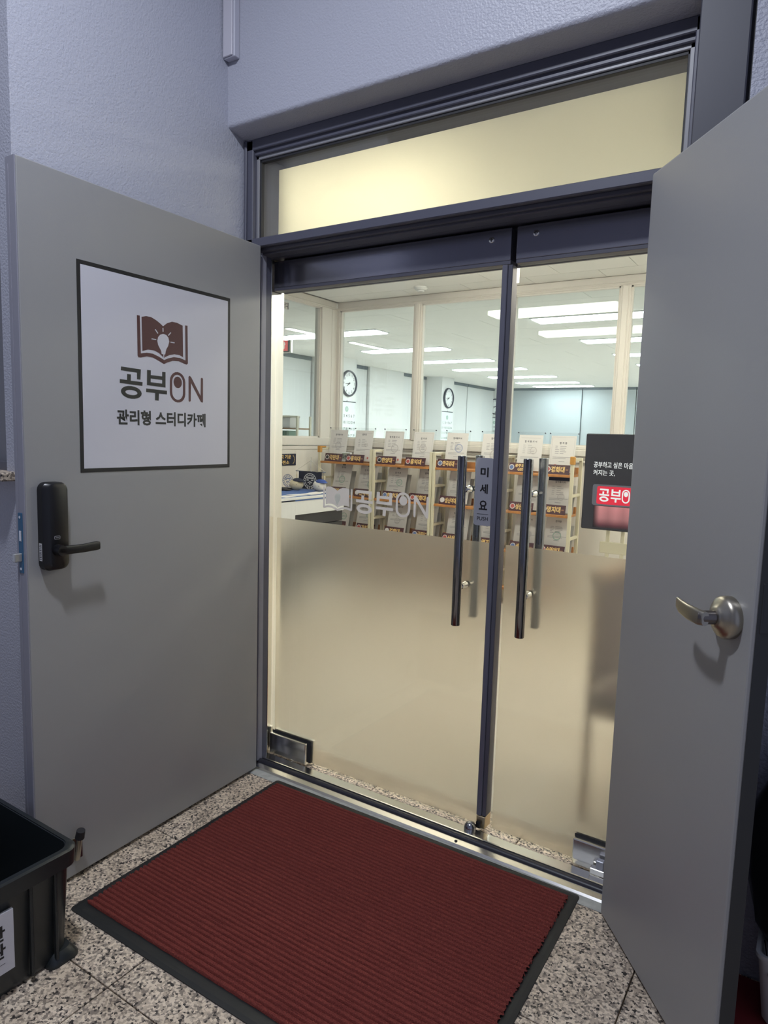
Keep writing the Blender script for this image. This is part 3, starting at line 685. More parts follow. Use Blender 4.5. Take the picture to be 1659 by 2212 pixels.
struct('wall_1', B().box(-6.16, -5.42, 7.70, 8.28, 0, ZC), COOLW, 'white wall pier carrying the nearest round clock', 'wall')
struct('wall_2', B().box(-6.16, -5.92, 9.45, 10.74, 0, ZC), COOLW, 'broad white wall section between the two clock piers', 'wall')
struct('wall_3', B().box(-6.16, -5.56, 11.82, 12.40, 0, ZC), COOLW, 'white wall pier carrying the middle clock', 'wall')
struct('wall_4', B().box(-6.16, -5.70, 15.62, 15.91, 0, ZC), COOLW, 'white corner pier carrying the farthest clock', 'wall')

# roller blinds
def blind(label, x0, x1, y0, y1, m=BLIND):
    bl = thing('roller_blind', label, 'blind', ((x0+x1)/2, (y0+y1)/2, .95), group='roller blinds in the study room')
    c = bl.location
    mb = B(); mb.M = Matrix.Translation(-c); mb.bbox(x0-.03, x1+.03, y0-.0, y1+.0, 2.655, 2.722, .008, 1).obj('cassette', BLINDH, bl)
    mb = B(); mb.M = Matrix.Translation(-c); mb.box(x0, x1, y0+.004, y1-.004, .95, 2.66).obj('fabric', m, bl)
    mb = B(); mb.M = Matrix.Translation(-c); mb.bbox(x0-.008, x1+.008, y0+.002, y1-.002, .93, .955, .003, 1).obj('bottom_bar', WHITE, bl)
for lab, y0, y1 in (('pale roller blind with dark cassette seen through the left side pane', 5.2, 7.66), ('narrow pale blind just right of the nearest clock pier', 8.30, 9.43),
                    ('pale blind left of the middle clock', 10.76, 11.80), ('pale roller blind right of the middle clock, nearer one', 12.42, 13.95), ('pale roller blind right of the middle clock, next to the far corner', 13.97, 15.60)):
    blind(lab, -5.99, -5.98, y0, y1)
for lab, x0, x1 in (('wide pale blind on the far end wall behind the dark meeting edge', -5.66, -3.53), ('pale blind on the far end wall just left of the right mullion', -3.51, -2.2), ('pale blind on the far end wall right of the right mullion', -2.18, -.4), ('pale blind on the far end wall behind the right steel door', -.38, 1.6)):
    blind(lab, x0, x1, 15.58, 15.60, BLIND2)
# chains make the thin dark line beside blinds
for lab, p in (('thin dark blind chain beside the nearest clock pier', (-5.95, 8.34)), ('thin dark blind chain on the far end wall', (-3.52, 15.55))):
    o = B().tube([(0, 0, 1.0), (0, 0, 2.66)], .008, 6).obj('blind_chain', BLINDH); o.location = (p[0], p[1], 0); tag(o, lab, 'chain')

# clocks
def glyphs(parent, name, m, y, items):
    mb = B()
    for s, x, z, hw, hh in items:
        vs, fs = TEXTS[(s, .01)]
        xs = [p[0] for p in vs]; zs = [p[1] for p in vs]
        k = min(2*hw/(max(xs)-min(xs)), 2*hh/(max(zs)-min(zs))); cx, cz = (max(xs)+min(xs))/2, (max(zs)+min(zs))/2
        mb.add([(x+(p[0]-cx)*k, y, z+(p[1]-cz)*k) for p in vs], fs)
    me = bpy.data.meshes.new(name); me.from_pydata(mb.v, [], mb.f); me.materials.append(m)
    o = link(name, me, parent); o['kind'] = 'stuff'; return o
def clock(label, loc, rz, r):
    c = thing('wall_clock', label, 'clock', loc, rz, 'round wall clocks on the piers')
    B().lathe([(r*.86, -.004), (r, -.004), (r, -.030), (r*.955, -.045), (r*.88, -.046), (r*.86, -.030), (r*.86, -.004)], 40, 'Y', False).obj('rim', CLOCKR, c, 40)
    B().lathe([(r*.865, -.010), (r*.865, -.020)], 40, 'Y').obj('face', CLOCKF, c)
    glyphs(c, 'numerals', CLOCKR, -.0215, [(str(h), r*.70*math.cos(math.radians(90-30*h)), r*.70*math.sin(math.radians(90-30*h)), r*.12, r*.10) for h in range(1, 13)])
    for ang, ln, w in ((120+65, .50, .035), (90+125, .36, .045)):
        a = math.radians(ang); d = V((math.cos(a), 0, math.sin(a))); p = V((-d.z, 0, d.x))
        mb = B(); q = [p*w*r-d*r*.12, d*r*ln+p*w*r*.3, d*r*ln-p*w*r*.3, -p*w*r-d*r*.12]
        mb.add([tuple(v+V((0, -.024, 0))) for v in q]+[tuple(v+V((0, -.026, 0))) for v in q], [(0, 1, 2, 3), (7, 6, 5, 4), (0, 4, 5, 1), (1, 5, 6, 2), (2, 6, 7, 3), (3, 7, 4, 0)]).obj('hand', INKBLK, c)
    B().lathe([(r*.04, -.023), (r*.04, -.028)], 12, 'Y').obj('hub', INKBLK, c)
    return c
Q = math.pi/2
clock('round wall clock with dark rim, largest and nearest of the three', (-5.42, 8.03, 2.275), Q, .232)
clock('round dark-rimmed wall clock on the middle pier left of the dark meeting edge', (-5.56, 12.12, 2.258), Q, .232)
clock('farthest round wall clock, half hidden behind the dark meeting edge', (-5.91, 15.62, 2.235), 0, .215)
def calendar(label, loc, rz, w, h):
    c = thing('wall_calendar', label, 'calendar', loc, rz, 'wall calendars under the clocks')
    B().box(-w/2, w/2, -.004, 0, -h, 0).obj('sheet', mat('calendar_sheet', (.74, .80, .79, 1), .6), c)
    B().box(-w/2, w/2, -.010, .0, -.008, .008).obj('binding', CLOCKR, c)
    B().tube([(0, -.005, .008), (0, -.005, .03)], .004, 6).obj('hook', CLOCKR, c)
    B().lathe([(w*.095, -.005), (w*.095, -.006)], 20, 'Y').obj('month_disc', SEALG, c).location = (0, 0, -.13)
    txt('3', .01, lambda a, b: (a, -.0065, b), CLOCKF, 'numeral', c, (-w*.05, w*.05, -.155, -.105))
    it = ([], [])
    for d in range(1, 32):
        row, col = (d-1)//7, (d-1) % 7
        z = -.25-row*.115
        if z > -h+.03: it[col in (0, 1)].append((str(d), -w*.42+w*.14*col, z, w*.05, .027))
    glyphs(c, 'date_print', CHAR, -.0055, it[0]); glyphs(c, 'date_print_pale', INKL, -.0055, it[1])
calendar('large white wall calendar with green disc under the nearest clock', (-5.415, 7.99, 1.952), Q, .53, .80)
calendar('white wall calendar under the middle clock', (-5.555, 12.10, 1.945), Q, .53, .80)
calendar('white wall calendar under the farthest clock, mostly behind the dark meeting edge', (-5.93, 15.615, 1.93), 0, .45, .72)

# ceiling lights
def clight(name, label, cx, cy, lx, ly, m, group, drop=.020):
    t = thing(name, label, 'ceiling light', (cx, cy, ZC-.008), group=group)
    B().box(-lx/2-.02, lx/2+.02, -ly/2-.02, ly/2+.02, -.010, .002).obj('frame', WHITE, t)
    B().bbox(-lx/2, lx/2, -ly/2, ly/2, -drop, -.0101, .004, 1).obj('diffuser', m, t)
    return t
ORD = ['nearest', 'second', 'third', 'fourth', 'fifth', 'sixth', 'seventh']
for i, yy in enumerate((5.54, 7.34, 8.98, 10.5, 12.22, 13.8, 14.95)):
    clight('ceiling_light', ORD[i]+' white ceiling light in the left row, counted from the glass partition', -3.83, yy, 1.46, .30, LAMPC, 'white ceiling lights, left row')
    clight('ceiling_light', ORD[i]+' white ceiling light in the right row, counted from the glass partition', -.28, yy, 1.46, .30, LAMPC, 'white ceiling lights, right row')
clight('ceiling_light', 'white ceiling light seen through the left side pane only', -5.2, 3.9, 1.1, .28, LAMPC, 'white ceiling lights beside the reception')
for i, (xx, yy) in enumerate(((-.58, 1.27), (-.58, 2.76), (1.40, 2.76), (2.45, 1.27), (2.45, 3.3))):  # the last three are added out of view to brighten the reception
    clight('ceiling_light', ('warm ceiling light just inside the left glass door', 'warm ceiling light over the middle of the reception', 'added warm fill light, out of view, above the display panel', 'added warm fill light, out of view, at the right end of the reception by the entrance wall', 'added warm fill light, out of view, at the right end of the reception by the inner windows')[i], xx, yy, 1.32 if xx < 2 else 1.2, .29, LAMPW, 'warm ceiling lights of the reception', .055)
for i, (y0, y1) in enumerate(((4.85, 5.5), (6.25, 7.12))):
    clight('strip_light', ('slim warm strip light seen through the left side pane', 'slim warm strip light left of the second white light')[i], -4.09, (y0+y1)/2, .07, y1-y0, LAMPS, 'slim strip lights')
sd = thing('smoke_detector', 'small white round smoke detector on the reception ceiling', 'detector', (-1.32, 3.47, ZC-.008))
B().lathe([(.062, 0), (.062, -.012), (.050, -.026), (.046, -.030)], 28).obj('base', WHITE, sd, 40)
B().lathe([(.034, -.030), (.030, -.042), (.012, -.046)], 24).obj('sensor', WHITE, sd, 40)

# ================================================================== glazed partition behind the shelves
YB = 3.78
struct('wall_5', B().box(-2.5, 3.2, YB, YB+.10, 0, 1.235), CREAMW, 'cream low wall under the inner windows behind the certificate shelves', 'wall')
bw = thing('window_3', 'cream framed inner window wall above the certificate shelves', 'window', (.3, YB, 1.235), kind='structure')
def wpart(root, name, m, boxes, bev=.004):
    mb = B(); mb.M = Matrix.Translation(-root.location)
    for b in boxes: mb.bbox(*b, r=bev, seg=1) if bev else mb.box(*b)
    return mb.obj(name, m, root)
wpart(bw, 'sill', CREAM, [(-2.49, 3.2, YB-.035, YB+.11, 1.262, 1.315), (-2.49, 3.2, YB-.012, YB+.10, 1.235, 1.262), (-2.49, 3.2, YB-.02, YB, 1.205, 1.222)])
wpart(bw, 'bottom_rail', CREAM, [(-2.49, 3.2, YB, YB+.09, 1.315, 1.345)])
wpart(bw, 'head_rail', CREAM, [(-2.49, 3.2, YB, YB+.09, 2.642, ZC-.005), (-2.49, 3.2, YB-.010, YB+.01, 2.655, 2.668)])
MX = ((-2.49, -2.452), (-1.562, -1.485), (-.662, -.548), (.362, .445), (1.30, 1.385), (2.2, 2.285))
for a, b in MX:
    wpart(bw, 'mullion', CREAM, [(a, b, YB, YB+.09, 1.345, 2.645), (a+.018, b-.018, YB-.010, YB+.002, 1.345, 2.645)] if b-a > .06 else [(a, b, YB, YB+.09, 1.345, 2.645)])
for (a0, a), (b, b1) in zip(MX[:-1], MX[1:]):
    wpart(bw, 'glazing_bead', CREAM, [(a, a+.014, YB+.012, YB+.05, 1.345, 2.642), (b-.014, b, YB+.012, YB+.05, 1.345, 2.642), (a, b, YB+.012, YB+.05, 1.345, 1.357), (a, b, YB+.012, YB+.05, 2.63, 2.642)], 0)
    wpart(bw, 'glass_pane', PANE, [(a+.004, b-.004, YB+.040, YB+.046, 1.35, 2.638)], 0)
XL = -2.49
struct('wall_6', B().box(XL-.10, XL, .25, YB+.10, 0, 1.225), CREAMW, 'cream low wall at the left of the reception', 'wall')
lw = thing('window_4', 'cream framed side window at the left of the reception', 'window', (XL, 2.5, 1.225), kind='structure')
wpart(lw, 'sill', CREAM, [(XL-.11, XL+.02, .26, YB, 1.268, 1.345), (XL-.10, XL+.008, .26, YB, 1.225, 1.262)])
wpart(lw, 'head_rail', CREAM, [(XL-.09, XL, .26, YB, 2.642, ZC-.005), (XL-.01, XL+.010, .26, YB, 2.655, 2.668)])
wpart(lw, 'corner_post', CREAM, [(XL-.09, XL+.006, 3.535, YB+.085, 1.335, 2.65), (XL-.09, XL+.012, 3.69, 3.72, 1.345, 2.645)])
wpart(lw, 'mullion', CREAM, [(XL-.09, XL, 2.05, 2.13, 1.345, 2.645)])
wpart(lw, 'mullion', CREAM, [(XL-.09, XL, .26, .36, 1.345, 2.645)])
for a, b in ((2.13, 3.535), (.36, 2.05)):
    wpart(lw, 'glazing_bead', CREAM, [(XL-.05, XL-.012, a, a+.014, 1.345, 2.642), (XL-.05, XL-.012, b-.014, b, 1.345, 2.642), (XL-.05, XL-.012, a, b, 1.345, 1.357), (XL-.05, XL-.012, a, b, 2.63, 2.642)], 0)
    wpart(lw, 'glass_pane', PANE, [(XL-.046, XL-.040, a+.004, b-.004, 1.35, 2.638)], 0)
ns = thing('notice_sticker', 'tiny printed notice stuck high on the left side pane', 'sticker', (XL-.039, 3.02, 2.575))
B().box(0, .0008, -.05, .05, -.032, .032).obj('sheet', mat('notice_sheet', (.60, .60, .55, 1), .6), ns)
mb = B()
for k, (a, b) in enumerate(((-.01, .03), (-.03, .02), (-.035, .04), (-.02, .01))): mb.box(.0008, .0012, a, b, .018-.014*k, .023-.014*k)
mb.box(.0008, .0012, .036, .048, -.03, .03).obj('print', INK, ns)
# banner on the left wall
bn = thing('wall_sign', 'small dark sign with gold Korean lettering and a laurel on the cream wall', 'sign', (XL+.002, 3.0, 1.128))
B().box(0, .004, -.162, .158, -.056, .056).obj('board', NAVY, bn)
fb_ = lambda a, b: (.0048, a, b)
txt('합격 기운', .03, fb_, GOLD, 'lettering', bn, (-.115, .085, .006, .046), keep=False)
txt('충전소', .03, fb_, GOLD, 'lettering', bn, (-.09, .06, -.046, -.008), keep=False)
for s in (-1, 1):
    mb = B()
    for i in range(7):
        t = math.radians(-60+20*i); cy, cz = s*(.085+.038*math.cos(t))+(.012 if s > 0 else -.04), .044*math.sin(t)
        mb.sphere((.0048, cy, cz), .006, 8, 5, (.15, .7, 1))
    mb.obj('laurel', GOLD, bn)

# ================================================================== certificate shelves
SX = [-2.325, -1.683, -1.043, -.390, .222]
SZ = [1.122, .800, .470, .150]
YF, YR = 3.30, 3.535
GS = 'cream ladder shelves with wooden boards'
POSL = ['leftmost', 'second from left', 'third from left', 'rightmost']
for k in range(4):
    x0, x1 = SX[k]+.003, SX[k+1]-.003
    sh = thing('ladder_shelf', 'cream steel ladder shelf with orange wooden boards, '+POSL[k]+' of the four', 'shelf', ((x0+x1)/2, (YF+YR)/2, 0), group=GS)
    w = (x1-x0)/2; d = (YR-YF)/2
    for a in (-w, w-.026):
        for b in (-d, d-.02):
            B().bbox(a, a+.026, b, b+.02, 0, 1.255, .002, 1).obj('upright', RACK, sh)
        for z in (1.232, .945, .60, .27):
            B().bbox(a+.003, a+.023, -d+.019, d-.019, z, z+.022, .002, 1).obj('rung', RACK, sh)
    for z in SZ:
        bd = B().bbox(-w+.026, w-.026, -d+.002, d-.02, z-.02, z, .002, 1).obj('shelf_board', WOOD, sh)
        B().bbox(-w+.026, w-.026, d-.032, d-.020, z, z+.055, .002, 1).obj('back_rail', WOOD, bd)
    for q, a in ((0, -w), (3, w-.026)):
        if k == q:
            B().bbox(a-.006, a+.032, -d-.006, -d+.028, 1.205, 1.268, .004, 1).obj('corner_cap', CAP, sh)
            if k == 0: B().bbox(a-.006, a+.032, -d+.020, -d+.09, 1.252, 1.266, .004, 1).obj('corner_cap', CAP, sh)

# certificates in clear stands: panel, sheet, heading, print, seal
panel_me = B().box(-.122, .122, 0, .003, 0, .335).mesh('clear_panel', ACRYL)
foot_me = B().box(-.122, .122, .002, .085, 0, .003).mesh('stand_foot', ACRYL)
back_me = B().box(-.085, .085, .055, .058, .0, .25).mesh('stand_back', mat('stand_back_grey', (.50, .49, .46, 1), .5))
paper_me = B().box(-.103, .103, -.0012, -.0004, .012, .309).mesh('sheet', PAPER)
pin_me = B().lathe([(.005, -.005), (.005, .006)], 10, 'Y').mesh('pin', CLOCKR)
def print_mesh(kind):
    rnd = random.Random(kind*13+5); mb = B(); y0, y1 = -.0018, -.0013
    z = .222
    for r in range(5+kind % 2):
        mb.box(-.062, -.062+rnd.uniform(.018, .032), y0, y1, z, z+.0042)
        mb.box(-.022, -.022+rnd.uniform(.03, .065), y0, y1, z, z+.0042); z -= .0125+.002*(kind % 3)
    z -= .016
    for r in range(2):
        mb.box(-.078, .078 if r == 0 else rnd.uniform(-.02, .05), y0, y1, z, z+.0038); z -= .010
    z -= .014; mb.box(-.024, .024, y0, y1, z, z+.004)
    if kind in (1, 4):
        mb.box(-.092, .092, y0, y1, .2975, .2985).box(-.092, .092, y0, y1, .022, .023).box(-.092, -.091, y0, y1, .022, .2985).box(.091, .092, y0, y1, .022, .2985)
    if kind in (2,): mb.box(-.085, .085, y0, y1, .283, .2848)
    return mb.mesh('print', INKL)
prints = [print_mesh(k) for k in range(5)]
def ring(r0, r1, n=24):
    mb = B()
    mb.loft([[(r*math.cos(2*math.pi*i/n), y, r*math.sin(2*math.pi*i/n)) for i in range(n)] for r, y in ((r0, 0), (r0, -.0004), (r1, -.0004), (r1, 0))], False, False)
    for i in range(6):
        a = math.pi*i/6; mb.box(-r0*.8, r0*.8, -.0004, 0, r0*(.7-.28*i)-.001, r0*(.7-.28*i)+.001) if abs(.7-.28*i) < .55 else None
    return mb.mesh('seal', SEALW)
rings = {}
def seal(parent, m, x, z, r):
    k = (m.name, r)
    if k not in rings:
        me = ring(r*.78, r); me.materials.clear(); me.materials.append(m); rings[k] = me
    o = link('seal', rings[k], parent); o.location = (x, -.0014, z)
head_cache = {}
def heading(parent, s, m, z, w):
    k = (s, m.name, w)
    if k not in head_cache:
        o = txt(s, .02, lambda a, b: (a, -.0018, b), m, 'heading', parent, (-w/2, w/2, -.009, .009)); head_cache[k] = o.data
        o.location = (0, 0, z)
    else:
        o = link('heading', head_cache[k], parent); o.location = (0, 0, z)
ROWN = ['top shelf', 'middle shelf', 'lower shelf']
CNT = ['leftmost', 'second from left', 'third from left', 'fourth from left', 'fifth from left', 'sixth from left', 'seventh from left', 'rightmost']
def cert(row, col, x, y, z, lean):
    t = thing('certificate_stand', ('upright ' if row == 0 else 'leaning ')+'white certificate in a clear stand, '+CNT[col]+' on the '+ROWN[row], 'certificate', (x, y, z), group='certificates on the '+ROWN[row])
    t.rotation_euler = (-lean, 0, 0)
    link('clear_panel', panel_me, t)
    sh = link('sheet', paper_me, t)
    f = link('stand_foot', foot_me, t); f.rotation_euler = (lean, 0, 0)
    k = (row*3+col*2) % 5
    if row > 0: link('stand_back', back_me, t).location = (.03, .0, 0)
    if row == 0:
        for sx in (-.116, .116): link('pin', pin_me, t).location = (sx, 0, .327)
    link('print', prints[k], sh)
    heading(sh, HEADS[(row+col) % 4], INK, (.262, .27, .255, .25)[(row+col) % 4], (.085, .06, .11, .075)[(row+col) % 4])
    if row == 0:
        m, r, p = [(SEALW, .036, (0, .155)), (SEALW, .02, (.03, .17)), (SEALW, .040, (.015, .15)), (SEALW, .038, (.0, .16)), (SEALB, .038, (.022, .175)), (SEALW, .045, (.02, .13)), (SEALW, .03, (.03, .18)), (SEALR, .022, (-.05, .055))][col]
    else:
        m, r, p = [(SEALG, .036, (.0, .15)), (SEALG, .034, (.035, .12)), (SEALG, .032, (.03, .16)), (SEALW, .03, (.0, .13)), (SEALW, .028, (.04, .06)), (SEALB, .03, (.0, .15)), (SEALW, .022, (.03, .14)), (SEALW, .03, (.02, .14))][(col+row-1) % 8]
    seal(sh, m, p[0], p[1], r)
    if col in (0, 1, 2) or row == 2:
        B().box(.055, .072, -.0018, -.0013, .035, .055).obj('red_stamp', SEALR, sh)
    if row == 1 and col == 7: B().box(-.100, .100, -.0026, -.0014, .272, .300).obj('header_band', NAVY, sh)
    if row > 0 and col in (0, 1, 2, 3): B().box(-.018, .018, -.0026, -.0014, .290, .303).obj('header_mark', mat('mark_dark', (.05, .07, .07, 1), .6), sh)
    return t
C0 = [-2.16, -1.86, -1.52, -1.205, -.865, -.52, -.19, .085]
for col, x in enumerate(C0): cert(0, col, x, 3.385, SZ[0]+.001, math.radians(9))
C1 = [-2.105, -1.80, -1.475, -1.145, -.83, -.50, -.19, .075]
for col, x in enumerate(C1): cert(1, col, x, 3.375, SZ[1]+.001, math.radians(14))
C2 = [-2.1, -1.805, -1.45, -1.14, -.82, -.49, -.185, .08]
for col, x in enumerate(C2): cert(2, col, x, 3.375, SZ[2]+.001, math.radians(13))

# name cards
card_me = B().box(-.104, .104, 0, .003, 0, .078).mesh('card', CARD)
cback_me = B().box(-.104, .104, .0031, .04, 0, .002).mesh('card_foot', ACRYL)
disc_me = B().lathe([(.023, -.0004), (.023, -.0012)], 22, 'Y').mesh('emblem', EMBW)
card_txt = {}
def card(row, col, x, s):
    y, z = 3.318, SZ[row]+.001
    t = thing('name_card', 'maroon name card with gold Korean lettering, '+CNT[col]+' on the '+ROWN[row], 'name card', (x, y, z), group='maroon name cards on the '+ROWN[row])
    t.rotation_euler = (-math.radians(16), 0, 0)
    cd_ = link('card', card_me, t); link('card_foot', cback_me, t).rotation_euler = (math.radians(16), 0, 0)
    me = disc_me
    e = link('emblem', me, cd_); e.location = (-.074, 0, .040)
    m = (EMBW, EMBB, EMBR)[(row*5+col) % 3] if row else (INKBLK, EMBR, INKBLK, EMBR, EMBB, INKBLK, EMBB, EMBR)[col]
    B().lathe([(.017, -.0013), (.017, -.0018), (.012, -.0019)], 16, 'Y').obj('emblem_mark', m, e)
    f = lambda a, b: (a, -.0008, b)
    if s == 'GIST':
        txt('광주과기', .035, f, GOLD, 'lettering', cd_, (-.045, .060, .042, .070), keep=False)
        txt('GIST', .035, f, GOLD, 'lettering', cd_, (-.020, .035, .012, .036), keep=False)
    else:
        txt(s, .035, f, GOLD, 'lettering', cd_, (-.048, .064, .014, .064), keep=False)
        B().box(.071, .092, -.0012, -.0004, .034, .044).obj('small_print', mat('card_small', (.30, .16, .08, 1), .5), cd_)
K0 = [-2.155, -1.90, -1.545, -1.235, -.905, -.53, -.235, .075]
K1 = [-2.11, -1.79, -1.475, -1.175, -.87, -.52, -.21, .06]
K2 = [-2.1, -1.76, -1.44, -1.14, -.83, -.50, -.19, .07]
for row, (ks_, us) in enumerate(((K0, UNI1), (K1, UNI2), (K2, UNI3))):
    for col, (x, s) in enumerate(zip(ks_, us)): card(row, col, x, s)
tc_ = thing('desk_clock', 'small white digital clock between two name cards on the top shelf', 'clock', (-2.025, 3.345, SZ[0]+.001))
tc_.rotation_euler = (-.16, 0, 0)
B().bbox(-.055, .055, 0, .02, 0, .095, .006, 2).obj('case', WHITE, tc_)
B().box(-.046, .046, -.001, .0005, .022, .084).obj('display', LCD, tc_)
txt('24.5', .012, lambda a, b: (a, -.0016, b), CHAR, 'digits', tc_, (-.036, .036, .038, .07), keep=False)

# ================================================================== reception counter and what is on it
CT = thing('reception_counter', 'white reception counter with dark grey drawers and blue runner at the left', 'counter', (-2.0, 2.0, 0))
ca = lambda: at((-2.0, 2.0, 0))
ca().bbox(-2.46, -1.55, 1.25, 2.72, .872, .895, .003).obj('top', WHITE, CT)
ca().bbox(-1.575, -1.553, 1.25, 2.06, .55, .872, .002).obj('end_panel', WHITE, CT)
ca().bbox(-2.44, -1.556, 1.25, 2.06, .0, .549, .002).obj('lower_panel', DGREY, CT)
ca().bbox(-1.58, -1.556, 2.062, 2.62, .752, .872, .002).obj('apron', WHITE, CT)
ca().bbox(-1.60, -1.556, 2.62, 2.70, .745, .872, .002).obj('corner_block', WHITE, CT)
ca().bbox(-2.44, -1.565, 2.066, 2.69, .66, .75, .002).obj('drawer', DGREY, CT)
ca().bbox(-2.44, -1.562, 2.066, 2.69, .22, .652, .002).obj('drawer', DGREY, CT)
ca().bbox(-2.44, -1.560, 2.066, 2.69, .0, .215, .002).obj('plinth', WHITE, CT)
ca().box(-2.46, -1.5535, 1.25, 2.70, .8952, .8965).box(-1.5548, -1.5530, 1.25, 2.66, .862, .8965).obj('runner', RUNNER, CT)
random.seed(11)
for i, (x, y, a) in enumerate(((-1.62, 2.02, .1), (-1.64, 2.18, -.15), (-1.62, 2.33, .05), (-1.65, 2.46, .2), (-1.62, 2.58, -.08), (-1.72, 1.9, .1))):
    o = B().box(-.055, .055, -.07, .07, 0, .0012).obj('paper_slip', PAPER); o.location = (x, y, .8968+i*.0013); o.rotation_euler = (0, 0, a)
    tag(o, 'loose white paper slip on the blue runner, '+('first', 'second', 'third', 'fourth', 'fifth', 'sixth')[i]+' along the counter edge', 'paper', 'paper slips on the counter')
# pennant on a little stand
pf = thing('pennant', 'navy pennant with a white round crest on a small stand on the counter', 'pennant', (-1.895, 2.665, .8966), .1)
B().lathe([(.045, 0), (.045, .008), (.012, .018), (.004, .02)], 20).obj('base', CHROME, pf, 40)
B().tube([(0, 0, .015), (0, 0, .283), (0, 0, .287)], [.0035, .0035, .001], 8).obj('pole', CHROME, pf)
B().tube([(-.155, -.004, .160), (.155, -.004, .160)], .004, 8).obj('crossbar', CHROME, pf)
B().tube([(0, -.004, .255), (-.15, -.004, .163)], .0012, 5).tube([(0, -.004, .255), (.15, -.004, .163)], .0012, 5).obj('cord', PAPER, pf)
bnr = B(); n = 14; vs = []
for i in range(n+1):
    x = -.12+.24*i/n; yy = -.009+.003*math.sin(i*1.3)
    vs += [(x, yy, .158), (x, yy, .006)]
bnr.add(vs, [(2*i, 2*i+2, 2*i+3, 2*i+1) for i in range(n)]).obj('banner', NAVY, pf, 80)
for x in (-.145, .145): B().tube([(x, -.004, .158), (x, -.004, .13), (x, -.004, .125), (x, -.004, .085)], [.0015, .002, .006, .004], 8).obj('tassel', CREAMP, pf)
def crest(parent, cx, y, cz, r, m):
    mb = B()
    for a, b in ((r*.92, r), (r*.66, r*.72)):
        mb.loft([[(cx+q*math.cos(2*math.pi*i/28), yy, cz+q*math.sin(2*math.pi*i/28)) for i in range(28)] for q, yy in ((a, y), (b, y))], False, False)
    for i in range(16):
        t = 2*math.pi*i/16; mb.box(cx+r*.81*math.cos(t)-r*.05, cx+r*.81*math.cos(t)+r*.05, y-.0005, y, cz+r*.81*math.sin(t)-r*.07, cz+r*.81*math.sin(t)+r*.07)
    s = r*.5
    for p in ([(-s, s*.9), (s, s*.9), (s, s*.62), (-s, s*.62)], [(-s, .1*s), (-.35*s, .1*s), (-.35*s, .35*s), (-s, .35*s)], [(.35*s, .1*s), (s, .1*s), (s, .35*s), (.35*s, .35*s)], [(-.75*s, -.45*s), (0, -.05*s), (.75*s, -.45*s), (.62*s, -.62*s), (0, -.3*s), (-.62*s, -.62*s)], [(-.25*s, -.75*s), (0, -.5*s), (.25*s, -.75*s), (0, -.95*s)]):
        mb.prism([(cx+a, cz+b) for a, b in p], lambda a, b, d: (a, y-d, b), .0005)
    mb.lathe([(.001, 0), (.001, .001)], 6)
    mb.v = mb.v[:-12]; mb.f = mb.f[:-8]
    return mb.obj('crest', mat('crest_white', (.70, .70, .70, 1), .7), parent)
crest(pf, 0, -.0135, .078, .068, None)
def plush(label, loc, rz, body, cap, sx):
    p = thing('plush_toy', label, 'plush toy', loc, rz, 'plush toys in front of the pennant')
    B().sphere((0, 0, .050), .058, 18, 11, (sx, .8, .84)).obj('body', body, p, 80)
    cp = B(); prof = [(.046, .076), (.048, .080), (.045, .090), (.032, .100), (.015, .104), (.004, .105)]
    cp.lathe(prof, 20); cp.v = [(x*sx+.012, y*.9+.005, z) for x, y, z in cp.v]
    cp = cp.obj('cap', cap, p, 60)
    vs = B(); vs.sphere((.050*sx, -.012, .079), .034, 12, 6, (1.25, .9, .18)).obj('cap_brim', cap, cp, 80)
    for s in (-.016, .016): B().sphere((s+.012, -.043, .050), .0035, 8, 5).obj('eye', INKBLK, p)
plush('cream plush toy wearing a navy cap left of the crest on the pennant', (-1.955, 2.545, .8966), .1, CREAMP, NAVY, 1.15)
plush('white plush toy wearing a bright blue cap at the counter corner', (-1.735, 2.585, .8966), .0, PLUSHW, BLUEC, 1.1)
es = thing('emblem_stand', 'round white and blue emblem ornament beside the plush toys', 'ornament', (-2.06, 2.555, .8966), .1)
B().lathe([(.06, -.002), (.06, .004)], 28, 'Y').obj('disc', ACRYL, es).location = (0, 0, .075)
crest(es, 0, -.003, .075, .056, None).data.materials[0] = EMBB
B().bbox(-.05, .05, -.02, .02, 0, .016, .003, 1).obj('foot', BLACK, es)
kb = thing('cap_ornament', 'flat black cap-shaped ornament on the counter by the door edge', 'ornament', (-2.0, 2.42, .897), .4)
B().sphere((0, 0, .014), .042, 14, 7, (1.0, .8, .34)).obj('crown', BLACK, kb, 80)
B().sphere((.04, -.01, .008), .04, 12, 6, (1.1, .8, .16)).obj('brim', BLACK, kb, 80)

# ================================================================== lit display panel on its stand
DP = thing('display_panel', 'tall black digital display with Korean slogan and glowing red sign', 'display', (.69, 2.80, 0), .03)
B().bbox(-.30, .30, -.03, .03, 0, .03, .005).obj('base', RACK, DP)
for s in (-.05, .05): B().bbox(s-.012, s+.012, .012, .03, .03, .95, .003, 1).obj('stand_post', RACK, DP)
B().bbox(-.10, .10, .008, .034, .62, .70, .003, 1).obj('bracket', RACK, DP)
B().bbox(-.233, .233, -.018, .012, .783, 1.447, .010, 2).obj('housing', BLACK, DP)
scn = B().box(-.226, .226, -.0195, -.0179, .790, 1.440).obj('screen', SCRB, DP)
fd = lambda a, b: (a, -.0202, b)
txt('공부하고 싶은 마음이', .012, fd, SCRW, 'slogan', scn, (-.168, .122, 1.215, 1.256), keep=False)
txt('켜지는 곳,', .012, fd, SCRW, 'slogan', scn, (-.168, -.022, 1.160, 1.200), keep=False)
mb = B(); mb.prism(rrect(-.165, .19, .954, 1.100, .016, 4), lambda a, b, d: (a, -.0197-d, b), .0006).obj('sign_side', SCRG, scn)
